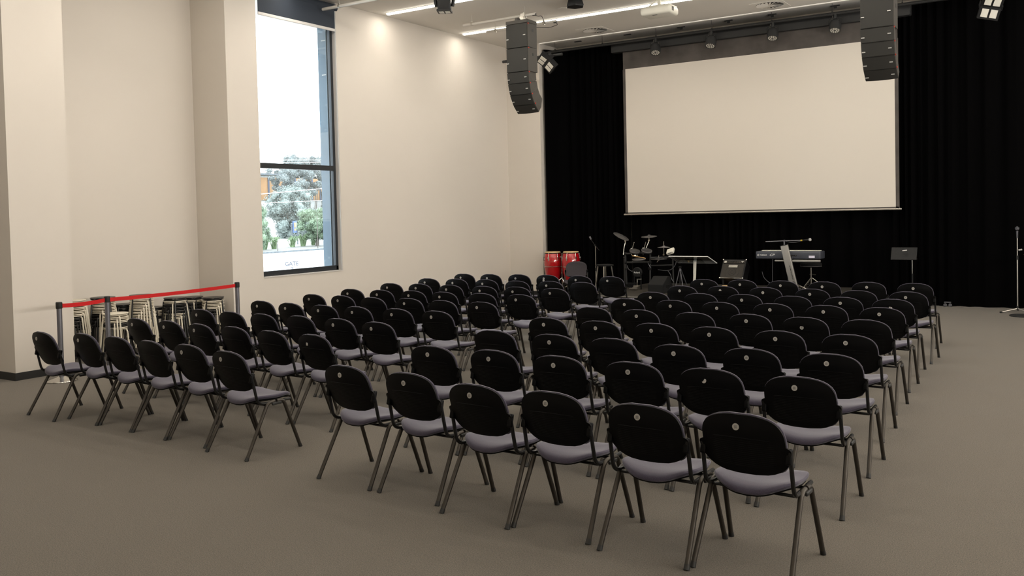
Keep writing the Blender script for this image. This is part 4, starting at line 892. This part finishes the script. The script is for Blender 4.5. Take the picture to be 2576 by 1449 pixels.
for a in (0.5, 2.6, 4.7):
    b = MB(); b.tube([(0, 0, 0.3), (0.22 * math.cos(a), 0.22 * math.sin(a), 0.012)], 0.010, 8); b.build('leg', M['black'], t)
b = MB(); b.lathe([(0.20, 0), (0.205, 0.01), (0.19, 0.02), (0.0, 0.022)], n=32); o = b.build('stand_base', M['truss']); o.location = (-0.82, 16.45, 0.001); tag(o, 'round black stand base on the carpet at the right edge', 'stand')
t = thing('caster_base', 'small grey caster wheels poking out under the right curtain', 'caster', (-2.05, 17.50, 0))
for x in (-0.035, 0.045):
    b = MB(); b.lathe([(0.026, -0.012), (0.030, -0.008), (0.030, 0.008), (0.026, 0.012)], (x, 0, 0.030), 18, RX(PI / 2)); b.build('wheel', M['post'], t)
b = MB(); b.box((0, 0.03, 0.078), (0.11, 0.06, 0.016)); b.build('bracket', M['post'], t)
b = MB(); b.rbox((0, 0, 0), (0.012, 0.08, 0.12), 0.004); o = b.build('wall_socket', M['reveal']); o.location = (XW + 0.008, 16.81, 0.27); tag(o, 'white wall socket low on the left wall near the pier', 'socket')

# ---------------------------------------------------------------- outside the tall window
GZ = -1.2
b = MB(); b.box((-160, 90, GZ - 0.1), (297, 420, 0.2)); struct(b.build('driveway', M['concrete']))
b = MB(); b.prism([(-59.4, 30), (-76, 30), (-82, 110), (-62.5, 110)][::-1], GZ, GZ + 0.06); struct(b.build('garden_bed', M['mulch']))
b = MB(); b.prism([(-58.9, 30), (-59.4, 30), (-62.5, 110), (-62.0, 110)][::-1], GZ, GZ + 0.14); struct(b.build('kerb', M['kerb']))
b = MB(); b.prism([(-100, 30), (-108, 30), (-112, 140), (-103, 140)][::-1], GZ, GZ + 0.05); struct(b.build('grass_verge', M['drygrass']))
b = MB(); b.prism([(-150, 60), (-260, 60), (-260, 330), (-150, 330)][::-1], GZ, 6.5); struct(b.build('hillside', M['farleaf']))
ico = bmesh.new(); bmesh.ops.create_icosphere(ico, subdivisions=2, radius=1); IV = [v.co.copy() for v in ico.verts]; IF = [tuple(v.index for v in f.verts) for f in ico.faces]; ico.free()
from mathutils import noise
def crown(b, c, r, seed, amp=0.28):
    c = Vector(c); vs = []
    for v in IV:
        n = noise.noise(v * 2.2 + Vector((seed * 3.1, seed, 0))) * amp * 0.5 + noise.noise(v * 6.0 + Vector((seed, 0, seed * 2.0))) * amp * 0.8 + noise.noise(v * 14.0 + Vector((seed, 0, 0))) * amp * 0.3
        vs.append(c + Vector((v.x * r[0], v.y * r[1], v.z * r[2])) * (1 + n))
    b.add(vs, IF, True)
def tree(x, y, zc, rx, rz, n, m, lb, trunk_r=0.10, seed=1, nleaf=20000):
    t = thing('tree', lb, 'tree', (x, y, GZ)); r = random.Random(seed); b = MB(); blobs = []
    for k in range(n * 2):
        a = r.random() * 2 * PI; q = math.sqrt(r.random()) * 0.92; h = (r.random() * 2 - 1) * 0.88
        q *= math.sqrt(max(0.05, 1 - h * h)); s_ = r.uniform(0.12, 0.26)
        bc_ = Vector((math.cos(a) * q * rx, math.sin(a) * q * rx, zc - GZ + h * rz)); blobs.append((bc_, (rx * s_, rx * s_, rz * s_)))
        crown(b, bc_, (rx * s_ * 0.62, rx * s_ * 0.62, rz * s_ * 0.62), r.random() * 50)
    vs = []; fs = []
    for k in range(nleaf):
        bc, br = blobs[k % len(blobs)]; d_ = Vector((r.gauss(0, 1), r.gauss(0, 1), r.gauss(0, 1))).normalized()
        p = bc + Vector((d_.x * br[0], d_.y * br[1], d_.z * br[2])) * r.uniform(0.7, 1.2); q_ = rx * r.uniform(0.018, 0.036)
        u_ = Vector((r.gauss(0, 1), r.gauss(0, 1), r.gauss(0, 1))).normalized(); w_ = u_.cross(Vector((r.gauss(0, 1), r.gauss(0, 1), r.gauss(0, 1)))).normalized()
        j = len(vs); vs += [p - u_ * q_, p - w_ * q_ * 0.6, p + u_ * q_, p + w_ * q_ * 0.6]; fs.append((j, j + 1, j + 2, j + 3))
    b.add(vs, fs)
    b.build('crown', M[m], t)
    b = MB(); b.tube([(0, 0, 0), (0.05, 0.03, 0.8), (0, 0, max(1.0, zc - GZ))], [trunk_r * 1.3, trunk_r, trunk_r * 0.5], 8)
    for k in range(5):
        a = k * 1.3; z0 = 0.9 + 0.1 * k; b.tube([(0, 0, z0), (rx * 0.3 * math.cos(a), rx * 0.3 * math.sin(a), z0 + 0.5), (rx * 0.6 * math.cos(a), rx * 0.6 * math.sin(a), zc - GZ)], [trunk_r * 0.6, trunk_r * 0.4, trunk_r * 0.2], 6)
    b.build('trunk', M['trunk'], t)
tree(-67.7, 67.7, 1.15, 2.15, 1.65, 34, 'green', 'round green tree with a visible trunk at the right of the window', 0.16, 3)
tree(-64.9, 57.0, 0.9, 1.55, 2.1, 30, 'green', 'tall green tree at the left edge of the window view', 0.12, 5)
tree(-100, 95, 2.6, 3.9, 4.0, 44, 'greyleaf', 'big grey-green tree in the middle of the window view', 0.25, 8)
for k_, (y_, z_) in enumerate(((99.5, 7.2), (104.5, 7.6), (109.5, 7.8), (114.5, 7.2))):
    tree(-106, y_, z_, 3.0, 2.4, 13, 'farleaf', 'sparse tree in front of the orange warehouse, %s from the left' % ORD[k_], 0.25, 60 + k_)
tree(-112, 116, 2.5, 3.2, 3.0, 26, 'greyleaf', 'grey-green tree behind the round green tree', 0.25, 9)
for k, (y, z, rx, rz) in enumerate(((149.0, 11.0, 4.2, 3.2), (153.5, 12.8, 4.0, 4.2), (158.5, 13.0, 4.2, 4.6), (163.0, 13.2, 4.0, 4.2), (168.5, 12.2, 4.5, 4.6), (151, 8.4, 4.5, 2.6), (160, 8.2, 5.0, 3.0), (167, 8.0, 5.0, 3.0))):
    tree(-160 + (k > 4) * 5, y, z, rx, rz, 18, 'farleaf', 'pale tree on the far hill, %s' % ('%s from the left in the upper line' % ORD[k] if k < 5 else '%s from the left in the lower line' % ORD[k - 5]), 0.3, 20 + k)
def tuft(x, y, h, lb, seed):
    r = random.Random(seed); b = MB()
    for k in range(40):
        a = r.random() * 2 * PI; l_ = r.uniform(0.4, 0.75) * h; hh = r.uniform(0.6, 1.0) * h
        p0 = Vector((r.uniform(-.15, .15) * h, r.uniform(-.15, .15) * h, 0)); p1 = p0 + Vector((math.cos(a) * l_ * 0.4, math.sin(a) * l_ * 0.4, hh)); p2 = p0 + Vector((math.cos(a) * l_, math.sin(a) * l_, hh * 0.75))
        b.tube([p0, p1, p2], [0.04 * h, 0.035 * h, 0.005], 4)
    o = b.build('grass_clump', M['grassy']); o.location = (x, y, GZ + 0.06); tag(o, lb, 'plant', 'grass clumps in the bed')
for k, (x, y, h, w_) in enumerate(((-66.5, 59.4, 1.3, 'first'), (-66.8, 61.0, 1.2, 'second'), (-68.5, 65.0, 1.2, 'third'), (-69.0, 67.0, 1.3, 'fourth'), (-70, 69.4, 0.9, 'fifth'))):
    tuft(x, y, h, 'spiky grass clump by the kerb outside, %s from the left' % w_, k)
# orange-clad building and pale shed far behind
t = thing('warehouse', 'orange warehouse with dark upright stripes far outside the window', 'building', (-118, 112, GZ))
b = MB(); b.box((0, -12, 5.0), (6, 17, 10.6)); b.box((0, 8.25, 3.0), (6, 23.5, 6.0)); b.build('wall', M['concrete'], t)
b = MB(); b.box((3.06, -2, 8.0), (0.2, 40, 3.8)); b.build('cladding', M['orange'], t)
for k in range(12):
    b = MB(); b.box((3.2, -10 + k * 2.0, 8.0), (0.2, 0.30, 3.8)); b.build('stripe', M['darkstripe'], t)
b = MB(); b.box((0.3, -12, 10.45), (6.8, 17.4, 0.3)); b.build('roof', M['kerb'], t)
t = thing('roadside_sign', 'blue and yellow roadside sign beside the round green tree', 'sign', (-75.0, 71.6, GZ))
b = MB(); b.box((0, 0, 2.05), (0.12, 0.75, 1.35), RZ(0.3)); b.build('board', M['bluesign'], t)
b = MB(); b.box((0.09, 0, 2.25), (0.03, 0.5, 0.55), RZ(0.3)); b.box((0.09, 0, 1.75), (0.03, 0.5, 0.22), RZ(0.3)); b.build('sign_face', M['wood'], t)
b = MB(); b.box((-0.05, -0.42, 1.2), (0.12, 0.12, 2.4)); b.box((-0.05, 0.42, 0.9), (0.10, 0.10, 1.8)); b.build('post', M['kerb'], t)
for k, (y, h) in enumerate(((57.2, 1.0), (62.3, 3.2), (66.9, 1.0))):
    b = MB(); b.tube([(0, 0, 0), (0, 0, h)], 0.035, 6); o = b.build('bollard', M['trunk']); o.location = (-62.2, y, GZ); tag(o, 'thin dark post at the kerb outside, %s from the left' % ORD[k], 'post', 'kerb posts')
for k, (a, c, r_) in enumerate((((-60, 50, 3.72), (-60, 66, 4.92), 0.028), ((-60, 50, 3.06), (-60, 66, 3.6), 0.018), ((-60, 54.5, 6.96), (-60, 66, 7.40), 0.018), ((-60, 54.5, 6.72), (-60, 66, 7.25), 0.018))):
    b = MB(); b.tube([a, c], r_, 5); tag(b.build('overhead_wire', M['reveal']), 'pale overhead wire outside the window, %s from the bottom' % ORD[[1, 0, 3, 2][k]], 'wire', 'overhead wires')
for y_, n_ in ((50.0, 'left'), (66.0, 'right')):
    b = MB(); b.tube([(0, 0, 0), (0, 0, 9.0)], [0.16, 0.11], 8); b.box((0, 0, 8.5), (0.1, 0.1, 0.1)); o = b.build('utility_pole', M['trunk']); o.location = (-60.0, y_, GZ); tag(o, 'utility pole holding the overhead wires, beyond the %s edge of the window view' % n_, 'pole')
t = thing('gate_sign', 'white gate sign low in the tall window', 'sign', (-19.0, 17.98, GZ))
b = MB(); b.box((0, 0, 1.45), (0.02, 0.44, 0.90), RZ(-0.65)); pl = b.build('sign_plate', M['reveal'], t)
b = MB(); b.tube([(-0.05, 0.035, 0), (-0.05, 0.035, 1.85)], 0.02, 8); b.build('post', M['kerb'], t)
n_ = RZ(-0.65) @ Vector((0.013, 0, 0))
text('lettering', 'GATE', 0.165, M['darkstripe'], pl, (n_.x, n_.y, 1.745), (PI / 2, 0, PI / 2 - 0.65), 0.001, sx=0.92)
text('lettering', '7', 0.17, M['darkstripe'], pl, (n_.x, n_.y, 1.575), (PI / 2, 0, PI / 2 - 0.65), 0.001)
